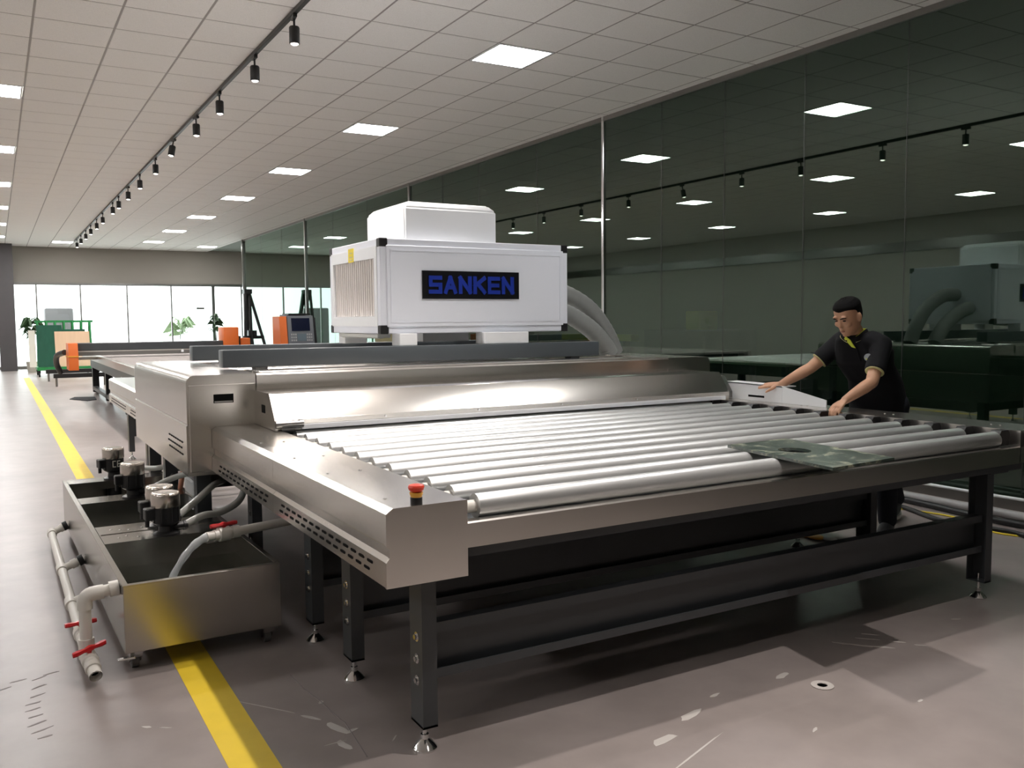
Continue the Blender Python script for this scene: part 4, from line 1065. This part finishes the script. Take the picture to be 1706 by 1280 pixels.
bm = bmesh.new(); prism(bm, [(16.82, .66), (16.80, .9), (16.88, 1.12), (17.36, 1.12), (17.44, .9), (17.40, .66)], 'X', 1.06, 1.21); oe = obj('bridge_end', bm, 'orange', ct)
obj('seam_cover', obox(1.05, 1.215, 16.795, 17.44, .885, .905), 'stop_orange', oe)
obj('cable_chain', BM(tube, spline([(1.05, 17.6, .95), (.95, 18.0, .88), (.95, 18.3, .72), (1.02, 18.4, .55)]), .05, 10), 'black_plastic', ct)
bm = bmesh.new(); box(bm, 3.66, 3.93, 16.9, 17.4, .95, 1.37, bev=.015, seg=2); obj('bridge_end', bm, 'orange', ct)
obj('side_unit', obox(3.98, 4.16, 17.0, 17.3, .9, 1.16, bev=.01), 'orange', ct)
obj('bracket', obox(3.92, 4.0, 17.05, 17.2, .95, 1.2), 'black_plastic', ct)
obj('cutting_head', obox(2.9, 2.94, 16.9, 16.97, .93, .97), 'white_enamel', br)
bl = thing('low_stand', 'low black steel stand on levelling feet beyond the cutting table', 'stand', (1.5, 25, 0))
for (y, x0) in ((23.0, 1.12), (25.2, 1.06)):
    obj('stand_rail', obox(x0, 2.3, y, y+.12, .20, .30), 'black_plastic', bl)
    for x in (x0+.06, 2.2): obj('stand_foot', ocyl((x, y+.06, 0), (x, y+.06, .21), .025, n=10), 'steel_dark', bl)
tag(obj('floor_patch', BM(prism, [(1.18, 19.0), (1.45, 18.4), (1.62, 18.6), (1.65, 19.3), (1.3, 19.45)], 'Z', .0, .012), 'patch_black'), 'flat black patch lying on the floor by the cutting table', 'cloth')  # thin flat black outline laid on the floor

# ------------------------------------------------------------------ control console
cn = thing('control_console', 'grey control console with dark screen and orange side', 'console', (4.600, 15.2, 0))
bm = bmesh.new(); prism(bm, [(15.0, .0), (15.0, 1.0), (15.1, 1.56), (15.55, 1.58), (15.55, 0)], 'X', 4.328, 4.776); cb = obj('console_body', bm, 'console_grey', cn)
bm = bmesh.new(); prism(bm, [(15.04, .0), (15.04, 1.0), (15.14, 1.55), (15.55, 1.55), (15.55, 0)], 'X', 4.200, 4.324); obj('side_cheek', bm, 'orange', cn)
bm = bmesh.new(); prism(bm, [(15.04, .0), (15.04, 1.0), (15.14, 1.53), (15.55, 1.53), (15.55, 0)], 'X', 4.780, 4.832); obj('side_cheek', bm, 'black_plastic', cn)
obj('console_lid', obox(4.360, 4.744, 15.12, 15.5, 1.575, 1.60), 'black_plastic', cn)
def on_face(z): return 15.0+.1*(z-1.0)/.56
def face_plate(nm_, x0, x1, z0, z1, mat, par, d=.008):
    bm = bmesh.new(); prism(bm, [(on_face(z0)-d, z0), (on_face(z1)-d, z1), (on_face(z1)+.003, z1), (on_face(z0)+.003, z0)], 'X', x0, x1); return obj(nm_, bm, mat, par)
face_plate('screen', 4.392, 4.712, 1.30, 1.52, 'screen', cn); face_plate('keypad', 4.480, 4.632, 1.13, 1.25, 'console_blue', cn)
ks = None
for x in (4.384, 4.420, 4.456, 4.656, 4.692, 4.728):
    for z in (1.14, 1.19, 1.24): face_plate('key', x-.011, x+.011, z-.014, z+.014, 'cable_grey', cn, .010)

# ------------------------------------------------------------------ glass rack with sheets
rk = thing('glass_rack', 'green A-frame glass rack trolley in front of the far windows', 'rack', (1.6, 28, 0))
bm = bmesh.new(); box(bm, .95, 2.35, 27.4, 27.48, .18, .27); box(bm, .95, 2.35, 28.72, 28.8, .18, .27)
for x in (.95, 1.4, 1.85, 2.27): box(bm, x, x+.08, 27.48, 28.72, .19, .26)
obj('rack_base', bm, 'green_paint', rk)
for x in (1.02, 1.24, 1.46, 1.68, 1.9, 2.12, 2.34):
    for sg in (-1, 1): obj('rack_post', BM(tube, [(x, 28.1+sg*.42, .26), (x, 28.1+sg*.10, 1.52)], .028, 6), 'green_paint', rk)
obj('rack_top', obox(.96, 2.42, 28.0, 28.2, 1.49, 1.55), 'green_paint', rk)
for (x, y) in ((1.0, 27.5), (2.3, 27.5), (1.0, 28.7), (2.3, 28.7)): 
    bm = bmesh.new(); cyl(bm, (x-.02, y, .08), (x+.02, y, .08), .08, n=16); box(bm, x-.03, x+.03, y-.03, y+.03, .10, .19); obj('castor', bm, 'black_rubber', rk)
def leaning(nm_, lb, cat, x0, x1, z1, off, mat, t=.02):
    y0 = 27.60-off; y1 = y0+(z1-.272)*.287
    bm = bmesh.new(); prism(bm, [(y0, .272), (y0+t, .272), (y1+t, z1), (y1, z1)], 'X', x0, x1); return tag(obj(nm_, bm, mat), lb, cat)
leaning('glass_sheet', 'tall dark green glass sheet leaning on the green rack', 'glass sheet', .98, 1.62, 1.42, .03, 'green_glass')
leaning('glass_sheet', 'lower green glass sheet leaning behind the plywood board', 'glass sheet', 1.28, 2.2, 1.30, .0, 'green_glass')
leaning('plywood_board', 'pale plywood board leaning on the green rack', 'board', 1.42, 2.30, 1.24, .06, 'plywood')
leaning('pale_board', 'narrow pale board standing at the end of the green rack', 'board', .78, .945, 1.28, .0, 'board_pale')
# ------------------------------------------------------------------ black A-frame stand
af = thing('a_frame_stand', 'tall black A-frame stand beside the glass partition', 'stand', (5.9, 24, 0))
for (a, b) in (((5.72, 23.7, 2.25), (5.60, 23.5, 0)), ((5.84, 23.9, 2.30), (6.36, 23.5, 0)), ((5.78, 23.9, 2.28), (6.14, 24.5, 0)), ((5.72, 23.8, 2.22), (5.98, 24.4, 0)), ((5.84, 23.8, 2.30), (5.80, 23.5, 0))):
    obj('strut', BM(tube, [a, b], .04, 6), 'black_plastic', af)
obj('cross_bar', obox(5.6, 6.15, 23.62, 23.70, 1.02, 1.10), 'black_plastic', af); obj('stand_head', obox(5.68, 5.88, 23.68, 23.94, 2.2, 2.32), 'black_plastic', af)
for x in (5.72, 5.86): obj('bracket', obox(x, x+.07, 23.5, 23.7, 1.10, 1.24), 'black_plastic', af)
# ------------------------------------------------------------------ plants
def plant(lb, x, y, h, spread, n, mat='leaf', potted=True, z=0, bushy=True):
    t = thing('potted_plant', lb, 'plant', (x, y, z))
    bm = bmesh.new(); lathe(bm, [(.12, 0), (.16, .30), (.165, .32), (.14, .32), (.13, .28), (0, .28)], (x, y, z), n=18); obj('pot', bm, 'pot', t)
    bm = bmesh.new()
    for k in range(3): cyl(bm, (x+.03*math.cos(k*2.1), y+.03*math.sin(k*2.1), z+.28), (x+.06*math.cos(k*2.1), y+.06*math.sin(k*2.1), z+h*.85), .014, .008, 8)
    obj('stem', bm, 'leaf', t)
    bm = bmesh.new()
    for k in range(n):
        a = random.uniform(0, 6.28); zz = z+h*random.uniform(.62, .95); d = PV((math.cos(a), math.sin(a), 0)); Ln = spread*random.uniform(.6, 1.1)
        p0 = PV((x, y, zz)); p1 = p0+d*Ln*.5+PV((0, 0, Ln*random.uniform(.2, .5))); p2 = p0+d*Ln+PV((0, 0, random.uniform(-.25, .15)*Ln)); s = PV((-d.y, d.x, 0))*.035
        up = PV((0, 0, .004))
        q = [p0, p1+s, p2, p1-s]; f = [bm.verts.new(v) for v in q]; g = [bm.verts.new(v+up) for v in q]
        bm.faces.new(f[::-1]); bm.faces.new(g)
        for i in range(4): bm.faces.new((f[i], f[(i+1) % 4], g[(i+1) % 4], g[i]))
    obj('foliage', bm, mat, t, smooth=False, kind='stuff')
plant('leafy potted plant standing behind the green rack', .92, 30.4, 1.62, .42, 70)
plant('leafy potted plant in front of a thick window mullion', 6.25, 30.2, 1.75, .35, 60)
plant('pale palm in a pot outside the far windows', 6.1, 35.5, 1.55, .7, 60, 'leaf_pale', z=-.05)

# ================================================================== THINGS IN THE DARK ROOM BEHIND THE GLASS
wb = thing('workbench', 'pale-topped workbench in the dark room behind the glass', 'workbench', (8.1, 7.8, 0))
obj('bench_top', obox(7.7, 8.6, 7.1, 8.5, .90, .95), 'board_pale', wb)
for (x, y) in ((7.75, 7.15), (8.55, 7.15), (7.75, 8.45), (8.55, 8.45)): obj('leg', obox(x-.03, x+.03, y-.03, y+.03, 0, .9), 'blue_machine', wb)
bc_ = thing('blue_cabinet', 'blue-grey machine cabinet in the dark room behind the glass', 'cabinet', (8.9, 10, 0))
obj('cabinet_body', obox(8.3, 9.3, 9.1, 10.4, .06, 1.30, bev=.02), 'blue_machine', bc_); obj('cabinet_plinth', obox(8.35, 9.25, 9.15, 10.35, 0, .06), 'black_plastic', bc_)
yb = thing('yellow_gearbox', 'small yellow gearbox standing on the blue-grey cabinet', 'gearbox', (8.6, 9.4, 1.30))
obj('housing', obox(8.4, 8.75, 9.3, 9.6, 1.30, 1.56, bev=.02), 'yellow_label', yb); obj('flange', ocyl((8.57, 9.3, 1.42), (8.57, 9.22, 1.42), .07), 'yellow_label', yb)
yl = thing('yellow_beam', 'long yellow beam on trestles in the dark room behind the glass', 'beam', (8.4, 11.6, 0))
obj('beam', obox(8.3, 8.45, 10.7, 12.6, 1.12, 1.22), 'yellow_label', yl)
for y in (10.9, 12.4): obj('trestle', BM(prism, [(8.15, 0), (8.2, 0), (8.375, 1.0), (8.55, 0), (8.6, 0), (8.42, 1.12), (8.33, 1.12)], 'Y', y-.03, y+.03), 'black_plastic', yl)
